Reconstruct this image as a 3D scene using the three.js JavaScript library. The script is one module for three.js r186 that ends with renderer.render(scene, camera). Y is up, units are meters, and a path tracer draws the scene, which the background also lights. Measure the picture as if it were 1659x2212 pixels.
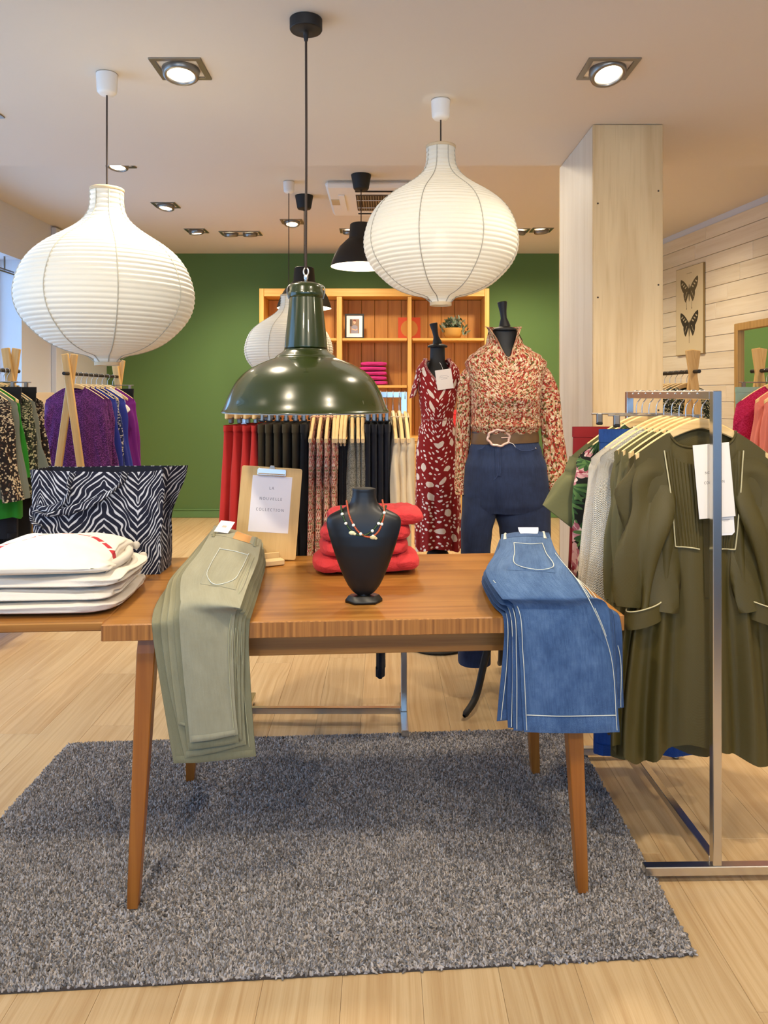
import * as THREE from 'three';
import { mergeGeometries, mergeVertices } from 'three/addons/utils/BufferGeometryUtils.js';
import { RectAreaLightUniformsLib } from 'three/addons/lights/RectAreaLightUniformsLib.js';

// ---------------------------------------------------------------- camera, sky, lights, exposure
const FOCAL = 1660, EYE = 1.41;                       // focal length in pixels of the 1659 x 2212 frame, eye height in metres
const scene = new THREE.Scene();
const camera = new THREE.PerspectiveCamera(2 * Math.atan(1106 / FOCAL) * 180 / Math.PI, 1659 / 2212, 0.05, 60);
camera.position.set(0, EYE, 0);
camera.lookAt(0, EYE, -5);
camera.setViewOffset(1659, 2212, 0, 256, 1659, 2212);  // a rising lens: verticals stay upright
camera.updateProjectionMatrix();

scene.background = new THREE.Color(0.30, 0.57, 1.0);   // daylight sky outside the shop windows
scene.backgroundIntensity = 4;

const renderer = new THREE.WebGLRenderer({ antialias: true });
renderer.toneMapping = THREE.LinearToneMapping;
renderer.toneMappingExposure = 1.0;
renderer.shadowMap.enabled = true;
RectAreaLightUniformsLib.init();

const WARM = new THREE.Color(1.0, 0.855, 0.64);
const SPOT_CD = 6.6;                                    // strength of one ceiling spot
const CEIL_FRONT = 2.70, CEIL_BACK = 3.00, SOFFIT_Z = -4.35, BACK_Z = -8.73, FRONT_Z = 3.2;
// ceiling spots: [x, z, aim x, aim z, tilt look, strength]; the first are in view, the rest light the room from behind the camera
const SPOTS_FRONT = [
  [-0.806, -3.05, -0.75, -2.7, 1.0], [0.889, -3.05, 1.05, -2.4, 1.1], [-1.87, -3.49, -1.7, -3.6, 0.9],
  [-0.806, -1.25, -0.5, -2.4, 1.0], [0.889, -1.25, 0.75, -2.6, 1.1], [2.55, -3.05, 2.7, -3.6, 1], [2.55, -1.25, 2.2, -2.0, 1], [-2.5, -1.25, -2.2, -2.4, 0.8],
  [-0.806, 0.6, -0.4, -1.2, 0.9], [0.889, 0.6, 0.6, -1.2, 0.9],
];
const SPOTS_BACK = [   // [x, z, aim x, aim z, strength, lamps]
  [-1.84, -6.48, -2.0, -6.2, 1, 1], [-1.83, -7.5, -1.6, -7.6, 1, 1], [-1.42, -7.62, -1.4, -8.2, 0.9, 2], [-0.85, -7.1, -0.75, -6.6, 1, 1],
  [-0.33, -7.5, -0.3, -8.3, 1, 1], [1.31, -7.5, 1.0, -8.3, 1, 1], [1.53, -7.47, 1.9, -8.2, 1, 1], [-1.84, -5.31, -1.9, -5.0, 1, 1],
  [1.95, -6.3, 2.5, -6.6, 1, 1], [1.6, -5.2, 1.9, -5.1, 1, 1], [0.25, -5.05, 0.5, -3.9, 1, 1],  // added unseen spots, kept for the light they give
];

// ---------------------------------------------------------------- helpers
let seedState = 7;
const reseed = (s) => { seedState = s >>> 0; };
const rnd = () => { seedState = (seedState + 0x6d2b79f5) | 0; let t = Math.imul(seedState ^ (seedState >>> 15), 1 | seedState); t = (t + Math.imul(t ^ (t >>> 7), 61 | t)) ^ t; return ((t ^ (t >>> 14)) >>> 0) / 4294967296; };
const rr = (a, b) => a + (b - a) * rnd();
const lerp = (a, b, t) => a + (b - a) * t;
const clamp = (x, a = 0, b = 1) => Math.min(b, Math.max(a, x));
const smooth = (a, b, x) => { const t = clamp((x - a) / (b - a)); return t * t * (3 - 2 * t); };
const V = (x, y, z) => new THREE.Vector3(x, y, z);
// the point at a given distance that the photograph shows at pixel (px, py)
const at = (px, py, d) => V((px - 829.5) * d / FOCAL, EYE - (py - 850) * d / FOCAL, -d);
const TABLE_Y = 0.785;
const deck = (px, py, h = TABLE_Y) => at(px, py, FOCAL * (EYE - h) / (py - 850));

const usedNames = {};
function numbered(n) { const k = usedNames[n] = (usedNames[n] ?? -1) + 1; return k ? n + '_' + String(k).padStart(3, '0') : n; }
function tag(o, label, category, group, kind) {
  if (label) o.userData.label = label;
  if (category) o.userData.category = category;
  if (group) o.userData.group = group;
  if (kind) o.userData.kind = kind;
  return o;
}
function thing(name, label, category, pos = [0, 0, 0], turn = 0, group) {
  const o = new THREE.Group(); o.name = numbered(name); scene.add(o);
  if (pos.isVector3) o.position.copy(pos); else o.position.set(...pos);
  o.rotation.y = turn;
  return tag(o, label, category, group);
}
function mesh(name, geo, mat) { const m = new THREE.Mesh(geo, mat); m.name = name; m.castShadow = m.receiveShadow = true; return m; }
function part(name, geo, mat, parent, label) { const m = mesh(name, geo, mat); parent.add(m); if (label) m.userData.label = label; return m; }
function struct(name, geo, mat) { const m = mesh(name, geo, mat); scene.add(m); m.userData.kind = 'structure'; return m; }
function structGroup(name) { const g = new THREE.Group(); g.name = name; scene.add(g); g.userData.kind = 'structure'; return g; }
function copyOf(root, pos, turn, label, group) {
  const c = root.clone(); c.name = numbered(root.name.replace(/_\d+$/, '')); scene.add(c);
  c.userData = { ...root.userData };
  if (pos) { if (pos.isVector3) c.position.copy(pos); else c.position.set(...pos); }
  if (turn !== undefined && turn !== null) c.rotation.y = turn;
  if (label) c.userData.label = label;
  if (group) c.userData.group = group;
  return c;
}
const moved = (g, x = 0, y = 0, z = 0) => g.translate(x, y, z);

// a box with chamfered edges: 44 triangles, flat shaded
function cbox(w, h, d, c = 0.002) {
  c = Math.min(c, w / 2.1, h / 2.1, d / 2.1);
  const H = [w / 2, h / 2, d / 2], pos = [];
  const pt = (s, k) => s.map((q, i) => q * (H[i] - (i === k ? 0 : c)));
  const quad = (a, b, e, f, n) => {
    const u = V(...b).sub(V(...a)), v = V(...e).sub(V(...a));
    const t = u.cross(v).dot(V(...n)) > 0 ? [a, b, e, a, e, f] : [a, e, b, a, f, e];
    for (const p of t) pos.push(...p);
  };
  for (let k = 0; k < 3; k++) for (const s of [-1, 1]) {
    const i = (k + 1) % 3, j = (k + 2) % 3, q = (a, b) => { const r = [0, 0, 0]; r[k] = s; r[i] = a; r[j] = b; return pt(r, k); };
    const n = [0, 0, 0]; n[k] = s;
    quad(q(-1, -1), q(1, -1), q(1, 1), q(-1, 1), n);
  }
  for (let k = 0; k < 3; k++) {
    const i = (k + 1) % 3, j = (k + 2) % 3;
    for (const a of [-1, 1]) for (const b of [-1, 1]) {
      const q = (e, face) => { const r = [0, 0, 0]; r[k] = e; r[i] = a; r[j] = b; return pt(r, face); };
      const n = [0, 0, 0]; n[i] = a; n[j] = b;
      quad(q(-1, i), q(1, i), q(1, j), q(-1, j), n);
    }
  }
  for (const a of [-1, 1]) for (const b of [-1, 1]) for (const e of [-1, 1]) {
    const s = [a, b, e], p = [pt(s, 0), pt(s, 1), pt(s, 2)];
    const out = V(...p[1]).sub(V(...p[0])).cross(V(...p[2]).sub(V(...p[0]))).dot(V(...s)) > 0;
    pos.push(...p[0], ...(out ? p[1] : p[2]), ...(out ? p[2] : p[1]));
  }
  const g = new THREE.BufferGeometry();
  g.setAttribute('position', new THREE.Float32BufferAttribute(pos, 3));
  g.computeVertexNormals();
  return triUV(g);
}
// uv in metres from the way each triangle faces; grain names the axis that u follows
function triUV(g, grain = 'x', off = [0, 0]) {
  if (g.index) g = g.toNonIndexed();
  const p = g.attributes.position, uv = new Float32Array(p.count * 2), gi = 'xyz'.indexOf(grain);
  const a = V(), b = V(), c = V();
  for (let i = 0; i < p.count; i += 3) {
    a.fromBufferAttribute(p, i); b.fromBufferAttribute(p, i + 1).sub(a); c.fromBufferAttribute(p, i + 2).sub(a);
    const n = b.cross(c), m = [Math.abs(n.x), Math.abs(n.y), Math.abs(n.z)];
    const k = m[0] > m[1] && m[0] > m[2] ? 0 : m[1] > m[2] ? 1 : 2;
    let ui, vi;
    if (k === gi) { ui = (k + 1) % 3; vi = (k + 2) % 3; } else { ui = gi; vi = 3 - k - gi; }
    for (let j = 0; j < 3; j++) {
      const q = [p.getX(i + j), p.getY(i + j), p.getZ(i + j)];
      uv[(i + j) * 2] = q[ui] + off[0]; uv[(i + j) * 2 + 1] = q[vi] + off[1] + k * 0.37;
    }
  }
  g.setAttribute('uv', new THREE.BufferAttribute(uv, 2));
  return g;
}
// a sheet from f(u, v) -> [x, y, z, s, t]; closed in u when asked
function sheet(nu, nv, f, closeU = false, closeV = false) {
  const pos = [], uv = [], idx = [];
  for (let j = 0; j <= nv; j++) for (let i = 0; i <= nu; i++) {
    const r = f(i / nu, j / nv, i, j);
    pos.push(r[0], r[1], r[2]); uv.push(r[3] ?? i / nu, r[4] ?? j / nv);
  }
  const w = nu + 1;
  for (let j = 0; j < nv; j++) for (let i = 0; i < nu; i++) {
    const a = j * w + i, b = a + 1, c = a + w, d = c + 1;
    idx.push(a, c, b, b, c, d);
  }
  const g = new THREE.BufferGeometry();
  g.setAttribute('position', new THREE.Float32BufferAttribute(pos, 3));
  g.setAttribute('uv', new THREE.Float32BufferAttribute(uv, 2));
  g.setIndex(idx);
  g.computeVertexNormals();
  const n = g.attributes.normal, fix = (p, q) => {
    const x = n.getX(p) + n.getX(q), y = n.getY(p) + n.getY(q), z = n.getZ(p) + n.getZ(q), l = Math.hypot(x, y, z) || 1;
    n.setXYZ(p, x / l, y / l, z / l); n.setXYZ(q, x / l, y / l, z / l);
  };
  if (closeU) for (let j = 0; j <= nv; j++) fix(j * w, j * w + nu);
  if (closeV) for (let i = 0; i <= nu; i++) fix(i, nv * w + i);
  return g;
}
const lathe = (pts, seg = 40) => new THREE.LatheGeometry(pts.map(([r, y]) => new THREE.Vector2(r, y)), seg);
const curve = (pts, tension = 0.5) => new THREE.CatmullRomCurve3(pts.map((p) => p.isVector3 ? p : V(...p)), false, 'catmullrom', tension);
const tube = (pts, r, seg = 24, rad = 8, closed = false) => new THREE.TubeGeometry(new THREE.CatmullRomCurve3(pts.map((p) => p.isVector3 ? p : V(...p)), closed), seg, r, rad, closed);
function rod(a, b, r, rad = 12) {
  const A = a.isVector3 ? a : V(...a), B = b.isVector3 ? b : V(...b), d = B.clone().sub(A);
  const g = new THREE.CylinderGeometry(r, r, d.length(), rad);
  g.applyQuaternion(new THREE.Quaternion().setFromUnitVectors(V(0, 1, 0), d.clone().normalize()));
  return g.translate((A.x + B.x) / 2, (A.y + B.y) / 2, (A.z + B.z) / 2);
}
// a straight bar of w x d section between two points; side names the direction that w lies along
function bar(a, b, w, d, c = 0.002, side = [1, 0, 0]) {
  const A = a.isVector3 ? a : V(...a), B = b.isVector3 ? b : V(...b), y = B.clone().sub(A), L = y.length(); y.normalize();
  const x = V(...side).addScaledVector(y, -V(...side).dot(y)).normalize(), z = x.clone().cross(y);
  const g = triUV(cbox(w, L, d, c), 'y');
  return g.applyMatrix4(new THREE.Matrix4().makeBasis(x, y, z).setPosition((A.x + B.x) / 2, (A.y + B.y) / 2, (A.z + B.z) / 2));
}
function extr(shape, depth, bevel = 0.001, curveSegments = 12) {
  return new THREE.ExtrudeGeometry(shape, { depth: depth - 2 * bevel, bevelEnabled: bevel > 0, bevelSize: bevel, bevelThickness: bevel, bevelSegments: 1, curveSegments }).translate(0, 0, bevel);
}
function roundRect(w, h, r) {
  const s = new THREE.Shape(), x = -w / 2, y = -h / 2;
  s.moveTo(x + r, y); s.lineTo(x + w - r, y); s.quadraticCurveTo(x + w, y, x + w, y + r); s.lineTo(x + w, y + h - r); s.quadraticCurveTo(x + w, y + h, x + w - r, y + h);
  s.lineTo(x + r, y + h); s.quadraticCurveTo(x, y + h, x, y + h - r); s.lineTo(x, y + r); s.quadraticCurveTo(x, y, x + r, y);
  return s;
}
const poly = (pts) => { const s = new THREE.Shape(); pts.forEach((p, i) => i ? s.lineTo(...p) : s.moveTo(...p)); s.closePath(); return s; };

// ---------------------------------------------------------------- noise and textures
const hash = (x, y, s) => { let h = Math.imul(x, 374761393) ^ Math.imul(y, 668265263) ^ Math.imul(s, 2246822519); h = Math.imul(h ^ (h >>> 13), 1274126177); return ((h ^ (h >>> 16)) >>> 0) / 4294967296; };
function vnoise(x, y, px, py, s) {       // value noise that repeats every px, py cells
  const xi = Math.floor(x), yi = Math.floor(y), fx = x - xi, fy = y - yi, u = fx * fx * (3 - 2 * fx), v = fy * fy * (3 - 2 * fy);
  const X = ((xi % px) + px) % px, Y = ((yi % py) + py) % py, X1 = (X + 1) % px, Y1 = (Y + 1) % py;
  return lerp(lerp(hash(X, Y, s), hash(X1, Y, s), u), lerp(hash(X, Y1, s), hash(X1, Y1, s), u), v);
}
const fbm = (x, y, px, py, s, oct = 4) => { let a = 0.5, t = 0, n = 0; for (let o = 0; o < oct; o++) { t += a * vnoise(x * px, y * py, px, py, s + o); n += a; a *= 0.5; px *= 2; py *= 2; } return t / n; };
const hex = (h) => [(h >> 16) & 255, (h >> 8) & 255, h & 255];
const mix3 = (a, b, t) => [lerp(a[0], b[0], t), lerp(a[1], b[1], t), lerp(a[2], b[2], t)];
function finish(t, w, h, srgb) {         // w, h: the size of one repeat in metres
  t.wrapS = t.wrapT = THREE.RepeatWrapping; t.magFilter = THREE.LinearFilter; t.minFilter = THREE.LinearMipmapLinearFilter; t.generateMipmaps = true;
  t.repeat.set(1 / w, 1 / h); if (srgb) t.colorSpace = THREE.SRGBColorSpace; t.needsUpdate = true; return t;
}
function ctex(w, h, size, fn) {          // colour map from fn(x, y) -> [r, g, b] in sRGB bytes
  const d = new Uint8Array(w * h * 4);
  for (let y = 0, i = 0; y < h; y++) for (let x = 0; x < w; x++, i += 4) { const c = fn(x / w, y / h); d[i] = clamp(c[0], 0, 255); d[i + 1] = clamp(c[1], 0, 255); d[i + 2] = clamp(c[2], 0, 255); d[i + 3] = 255; }
  return finish(new THREE.DataTexture(d, w, h), size[0], size[1], true);
}
function btex(w, h, size, fn) {          // height map from fn(x, y) -> 0..1
  const d = new Uint8Array(w * h * 4);
  for (let y = 0, i = 0; y < h; y++) for (let x = 0; x < w; x++, i += 4) { const c = clamp(fn(x / w, y / h)) * 255; d[i] = d[i + 1] = d[i + 2] = c; d[i + 3] = 255; }
  return finish(new THREE.DataTexture(d, w, h), size[0], size[1], false);
}
function paint(w, h, size, fn) {         // a print drawn on a canvas
  const c = document.createElement('canvas'); c.width = w; c.height = h; const x = c.getContext('2d'); fn(x, w, h);
  return finish(new THREE.CanvasTexture(c), size[0], size[1], true);
}
function wood(light, dark, size, seed, streak = 30, knots = 0.3, res = [1024, 512]) {   // grain along u
  const L = hex(light), D = hex(dark);
  return ctex(res[0], res[1], size, (x, y) => {
    const warp = (fbm(x, y, 2, 4, seed, 3) - 0.5) * knots * 0.25;
    const g = fbm(x * 1.0, y + warp, 2, streak, seed + 5, 3), fine = fbm(x, y, 12, streak * 8, seed + 9, 2), big = fbm(x, y, 2, 5, seed + 13, 2);
    return mix3(L, D, clamp((g - 0.36) * 1.7) * 0.6 + clamp((fine - 0.5) * 2) * 0.3 + (big - 0.5) * 0.3 + 0.04);
  });
}
const std = (o) => new THREE.MeshStandardMaterial({ roughness: 0.8, metalness: 0, ...o });
const phys = (o) => new THREE.MeshPhysicalMaterial({ roughness: 0.8, metalness: 0, ...o });
const rgb = (h) => new THREE.Color(h);
// matte cloth with a little sheen, seen from both sides
const cloth = (o) => phys({ roughness: 0.92, side: THREE.DoubleSide, sheen: 0.1, sheenRoughness: 0.6, sheenColor: rgb(0xffffff), ...o });
// ---------------------------------------------------------------- the room
const grainNoise = btex(256, 256, [0.35, 0.35], (x, y) => fbm(x, y, 24, 24, 41, 3));
const M = {
  ceiling: std({ color: 0xe2d8c9, roughness: 0.95, bumpMap: grainNoise, bumpScale: 0.0006 }),
  plaster: std({ color: 0xd6d9df, roughness: 0.95, bumpMap: grainNoise, bumpScale: 0.0006 }),  // grey-blue carries the cool daylight tint of the left wall in its colour
  wainscot: std({ color: 0xe4d2b8, roughness: 0.8 }),
  green: std({ color: 0x5b7a40, roughness: 0.75, bumpMap: grainNoise, bumpScale: 0.0004 }),
  greenTrim: std({ color: 0x648a50, roughness: 0.6 }),
  subfloor: std({ color: 0x6a5236 }),
  black: std({ color: 0x0c0b0b, roughness: 0.55 }),
  matteBlack: std({ color: 0x141313, roughness: 0.6 }),
  whitePlastic: std({ color: 0xf0ebe3, roughness: 0.5 }),
  steel: std({ color: 0x8f8c86, roughness: 0.35, metalness: 0.9 }),
  chrome: std({ color: 0xd2cfca, roughness: 0.24, metalness: 1 }),
  cord: std({ color: 0x3a2d24, roughness: 0.8 }),
  bulb: std({ color: 0xffffff, emissive: rgb(0xffe9c8), emissiveIntensity: 7 }),
  glass: phys({ color: 0xffffff, roughness: 0, transmission: 1, thickness: 0, ior: 1.45 }),
};
// floor: a slab with every oak plank laid on it
const floor = structGroup('floor');
part('subfloor', new THREE.BoxGeometry(8.2, 0.2, 12.6).translate(0.1, -0.112, -2.8), M.subfloor, floor);
{
  reseed(11);
  const maps = [1, 2, 3].map((s) => wood(0xd3b68a, 0xae885a, [1.3, 0.5], 60 + s * 7, 44, 0.5));
  const mats = [];
  for (let i = 0; i < 9; i++) { const k = 0.9 + 0.1 * rnd(), w = rr(-0.02, 0.02); mats.push(std({ map: maps[i % 3], color: new THREE.Color(k + w, k, k - w), roughness: 0.42, bumpMap: grainNoise, bumpScale: 0.0002 })); }
  const W = 0.19, L = 1.29;
  const shapes = [0, 1, 2, 3, 4, 5].map((i) => triUV(cbox(W - 0.0006, 0.012, L - 0.0006, 0.0007), 'z', [i * 0.31, i * 0.113]));
  for (let r = 0; r < 37; r++) {
    const x = -3.33 + r * W + 0.095;
    let hi = -0.9 + ((r * 0.47) % 1) * L;
    while (hi > -8.72) {
      const lo = Math.max(hi - L, -8.73), len = hi - lo, full = len > L - 0.01;
      if (lo < -1.0 && len > 0.04) {
        const g = full ? shapes[(r * 5 + Math.round(hi * 7) + 60) % 6] : triUV(cbox(W - 0.0006, 0.012, len - 0.0006, 0.0007), 'z', [r * 0.17, 0.2]);
        const n = floor.children.length - 1;
        part(n ? 'plank_' + String(n).padStart(3, '0') : 'plank', g, mats[Math.floor(rnd() * 9)], floor).position.set(x, -0.006, (hi + lo) / 2);
      }
      hi -= L;
    }
  }
}
// ceilings: the lower one over the front of the shop ends in a step at the back
const bx = (w, h, d, x, y, z) => new THREE.BoxGeometry(w, h, d).translate(x, y, z);
struct('ceiling', mergeGeometries([bx(8.2, 0.42, FRONT_Z - SOFFIT_Z + 0.1, 0.1, CEIL_FRONT + 0.21, (FRONT_Z + SOFFIT_Z) / 2 + 0.05), ]), M.ceiling);
struct('ceiling_back', bx(8.2, 0.15, SOFFIT_Z - BACK_Z + 0.2, 0.1, CEIL_BACK + 0.075, (SOFFIT_Z + BACK_Z) / 2 - 0.1), M.ceiling);
struct('wall_back', bx(8.2, 3.2, 0.2, 0.1, 1.6, BACK_Z - 0.1), M.green);
{
  const b = structGroup('baseboard_back');
  part('board', triUV(cbox(6.2, 0.085, 0.014, 0.003)).translate(-0.1, 0.0435, BACK_Z + 0.0075), M.greenTrim, b);
  part('bead', triUV(cbox(6.2, 0.012, 0.02, 0.003)).translate(-0.1, 0.092, BACK_Z + 0.0105), M.greenTrim, b);
}
// left wall with two tall shop windows
const LX = -3.15;
const WIN = [[-1.0, -3.9], [-4.7, -6.68]], WIN_TOP = 2.57, WIN_LOW = 0.35;
{
  const t = 0.28, x = LX - t / 2, g = [], seg = (z0, z1, y0, y1) => g.push(bx(t, y1 - y0, z0 - z1, x, (y0 + y1) / 2, (z0 + z1) / 2));
  seg(FRONT_Z, BACK_Z, WIN_TOP, 3.2); seg(FRONT_Z, BACK_Z, 0, WIN_LOW);
  seg(FRONT_Z, WIN[0][0], WIN_LOW, WIN_TOP); seg(WIN[0][1], WIN[1][0], WIN_LOW, WIN_TOP); seg(WIN[1][1], BACK_Z, WIN_LOW, WIN_TOP);
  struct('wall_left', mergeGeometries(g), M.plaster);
  WIN.forEach(([z0, z1], i) => {
    const w = structGroup('window_' + (i + 1)), n = i ? 1 : 3, X = LX - 0.24;
    part('pane', bx(0.006, WIN_TOP - WIN_LOW, z0 - z1, X, (WIN_TOP + WIN_LOW) / 2, (z0 + z1) / 2), M.glass, w);
    for (let k = 0; k <= n; k++) part('frame_post', triUV(cbox(0.06, WIN_TOP - WIN_LOW, 0.05, 0.004)).translate(X, (WIN_TOP + WIN_LOW) / 2, lerp(z0 - 0.026, z1 + 0.026, k / n)), M.whitePlastic, w);
    for (const y of [WIN_LOW + 0.03, WIN_TOP - 0.03]) part('frame_rail', triUV(cbox(0.055, 0.06, z0 - z1 - 0.1, 0.004)).translate(X, y, (z0 + z1) / 2), M.whitePlastic, w);
    part('sill', triUV(cbox(0.22, 0.03, z0 - z1 - 0.004, 0.004)).translate(LX - 0.09, WIN_LOW + 0.016, (z0 + z1) / 2), M.whitePlastic, w);
  });
  const rail = thing('curtain_rail', 'thin metal double curtain rail across the top of the blue daylight window', 'rail', [LX - 0.06, 2.46, -5.7]);
  part('rod', rod([0, 0, 0.97], [0, 0, -0.96], 0.007), M.steel, rail);
  part('rod', rod([0.035, -0.03, 0.97], [0.035, -0.03, -0.96], 0.007), M.steel, rail);
  for (const z of [-0.8, 0, 0.8]) part('bracket', bar([0, 0.11, z], [0, -0.01, z], 0.008, 0.02), M.steel, rail);
}
struct('trim_1', triUV(cbox(0.03, 1.42, 2.04, 0.004), 'z').translate(LX + 0.0155, 0.7105, -7.71), M.wainscot);
struct('trim_2', triUV(cbox(0.05, 2.98, 0.16, 0.004), 'y').translate(LX + 0.0255, 1.491, -7.35), M.plaster);
// right wall: whitewashed boards on a slightly slanting wall
const rightX = (z) => 3.07 + 0.115 * (z + 6.15);             // z is negative
const RTURN = Math.atan(0.115);
const wallRight = structGroup('wall_right');
{
  const z0 = FRONT_Z, z1 = BACK_Z - 0.05, zc = (z0 + z1) / 2, len = (z0 - z1) / Math.cos(RTURN);
  const core = part('core', bx(0.2, 3.2, len + 0.1, 0.1, 1.6, 0), M.plaster, wallRight);
  core.position.set(rightX(zc), 0, zc); core.rotation.y = RTURN;
  reseed(23);
  const map = [0, 1].map((i) => wood(0xe9dcc3, 0xd3bf9d, [2.2, 0.6], 130 + i * 11, 10, 0.9));
  const mats = [0, 1, 2, 3].map((i) => std({ map: map[i % 2], color: new THREE.Color(0.97 - i * 0.012, 0.97 - i * 0.014, 0.965 - i * 0.02), roughness: 0.7 }));
  const BH = 0.148;
  for (let r = 0; r < 20; r++) {
    let z = -1.6 - (r * 0.83 % 1) * 1.1, k = 0;
    while (z > -8.72) {
      const L = Math.min(2.3, z + 8.72);
      if (L > 0.08) {
        const h = r === 19 ? 0.12 : BH - 0.004;
        const p = part(wallRight.children.length > 1 ? 'board_' + String(wallRight.children.length - 1).padStart(3, '0') : 'board', triUV(cbox(0.016, h, (L - 0.003) / Math.cos(RTURN), 0.003), 'z', [rnd() * 2, rnd()]), mats[Math.floor(rnd() * 4)], wallRight);
        const c = z - L / 2;
        p.position.set(rightX(c) - 0.009, 0.004 + r * BH + h / 2 + 0.002, c); p.rotation.y = RTURN;
      }
      z -= 2.3; k++;
    }
  }
}
// front wall behind the camera: the shop front with its wide window
{
  const z = FRONT_Z + 0.14, g = [bx(8.2, 0.45, 0.28, 0.1, 0.225, z), bx(8.2, 0.75, 0.28, 0.1, 2.825, z), bx(0.75, 2.0, 0.28, -3.6, 1.45, z), bx(1.2, 2.0, 0.28, 3.6, 1.45, z)];
  struct('wall_front', mergeGeometries(g), M.plaster);
  const w = structGroup('window_3');
  part('pane', bx(6.2, 2.0, 0.006, -0.1, 1.45, z), M.glass, w);
  for (const x of [-3.19, -1.1, 1.0, 2.95]) part('frame_post', triUV(cbox(0.06, 1.99, 0.05, 0.004)).translate(x, 1.45, z), M.whitePlastic, w);
  for (const y of [0.48, 2.42]) part('frame_rail', triUV(cbox(6.1, 0.05, 0.045, 0.004)).translate(-0.1, y, z), M.whitePlastic, w);
}
// clad column: whitewashed plywood, narrow front, deep side
{
  const c = structGroup('column'), w = 0.334, d = 0.72, x = 1.169, z = -4.04;
  const plyA = wood(0xd9bf92, 0xb8986a, [1.6, 0.45], 210, 7, 1.4), plyB = wood(0xd8cebc, 0xc6b9a3, [1.6, 0.45], 233, 9, 0.9);
  const a = std({ map: plyA, roughness: 0.6 }), b = std({ map: plyB, roughness: 0.6 });
  const H = CEIL_FRONT - 0.002;
  part('core', bx(w - 0.04, H, d - 0.04, x, H / 2, z), M.plaster, c);
  part('panel', triUV(cbox(w, H, 0.018, 0.002), 'y', [0.3, 0.1]).translate(x, H / 2, z + d / 2 - 0.009), a, c);
  part('panel', triUV(cbox(w, H, 0.018, 0.002), 'y', [0.9, 0.2]).translate(x, H / 2, z - d / 2 + 0.009), a, c);
  for (const s of [-1, 1]) part('panel', triUV(cbox(0.018, H, d - 0.04, 0.002), 'y', [0.1 + s, 0.5]).translate(x + s * (w / 2 - 0.009), H / 2, z), b, c);
  for (const y of [0.35, 0.95, 1.3, 1.9, 2.35]) for (const s of [-1, 1]) part('nail', new THREE.CylinderGeometry(0.0045, 0.0045, 0.002, 8).rotateX(Math.PI / 2).translate(x + s * 0.145, y + s * 0.03, z + d / 2 + 0.0005), M.cord, c);
}

// ---------------------------------------------------------------- ceiling spots
function spotLamp(name, label, x, y, z, ax, az, power, lamps, group) {
  const s = 0.2, t = thing(name, label, 'spotlight', [x, y, z], 0, group), wide = s * (lamps === 2 ? 2 : 1);
  const f = roundRect(wide, s, 0.004), hole = new THREE.Path();
  const iw = wide / 2 - 0.02, ih = s / 2 - 0.02;
  hole.moveTo(-iw, -ih); hole.lineTo(-iw, ih); hole.lineTo(iw, ih); hole.lineTo(iw, -ih); hole.closePath(); f.holes.push(hole);
  part('frame', extr(f, 0.008, 0.0015).rotateX(Math.PI / 2).translate(0, 0.002, 0), M.steel, t);
  part('housing', bx(wide - 0.03, 0.002, s - 0.03, 0, 0.0035, 0), M.black, t);
  const aim = V(ax - x, -y + 0.9, az - z).normalize();
  const q = new THREE.Quaternion().setFromUnitVectors(V(0, -1, 0), aim);
  for (let k = 0; k < lamps; k++) {
    const ox = lamps === 2 ? (k ? 0.095 : -0.095) : 0;
    const ring = part('lamp_ring', lathe([[0.048, 0.006], [0.055, 0.02], [0.068, 0.03], [0.074, 0.012], [0.07, -0.012], [0.06, -0.018], [0.054, -0.014], [0.05, -0.002]], 28), M.steel, t);
    ring.position.set(ox, -0.018, 0); ring.quaternion.copy(q);
    const lens = mesh('lens', lathe([[0, -0.012], [0.03, -0.011], [0.05, -0.008], [0.054, -0.004], [0, -0.003]], 24), M.bulb);
    ring.add(lens);
    const L = new THREE.SpotLight(WARM, SPOT_CD * power / lamps, 0, 1.12, 0.85, 2);
    L.position.set(x + ox, y - 0.018, z).addScaledVector(aim, 0.05);
    L.target.position.copy(L.position).add(aim); L.castShadow = true; L.shadow.radius = 3;
    scene.add(L, L.target);
  }
  return t;
}
{
  const FL = ['square recessed spot in the front ceiling, left of the black pendant rose', 'square recessed spot with tilted bright lamp in the ceiling before the column', 'square recessed spot cut off by the left picture edge', 'square recessed spot above the near left table corner, out of view', 'square recessed spot above the front of the grey rug, out of view', 'square recessed spot near the right wall before the mirror, out of view', 'square recessed spot near the right wall by the entrance, out of view', 'square recessed spot beside the large left shop window, out of view', 'square recessed spot left of the entrance, behind the viewer', 'square recessed spot right of the entrance, behind the viewer'];
  SPOTS_FRONT.forEach(([x, z, ax, az, p], i) => spotLamp('ceiling_spot', FL[i], x, CEIL_FRONT, z, ax, az, p, 1, i < 3 ? 'recessed spots in the front ceiling' : 'recessed spots outside the picture'));
  const BL = ['recessed tilted spot in the rear ceiling, right of the left paper lantern neck', 'recessed tilted spot just above the left end of the green wall', 'recessed double spot with two lamps near the green wall', 'lit recessed spot in the rear ceiling behind the thin white-capped lamp cord',
    'recessed spot half hidden by the black dome pendant', 'recessed spot half hidden behind the right paper lantern', 'recessed tilted spot beside the wooden column', 'small lamp peeping out at the ceiling step beside the left lantern cord', 'added unseen recessed spot in the rear ceiling behind the wooden column', 'added unseen recessed spot in the rear ceiling above the poster rack, behind the column', 'added unseen recessed spot just behind the ceiling step above the dress forms'];
  SPOTS_BACK.forEach(([x, z, ax, az, p, n], i) => spotLamp('rear_ceiling_spot', BL[i], x, CEIL_BACK, z, ax, az, p, n, 'recessed spots in the rear ceiling'));
}
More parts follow.
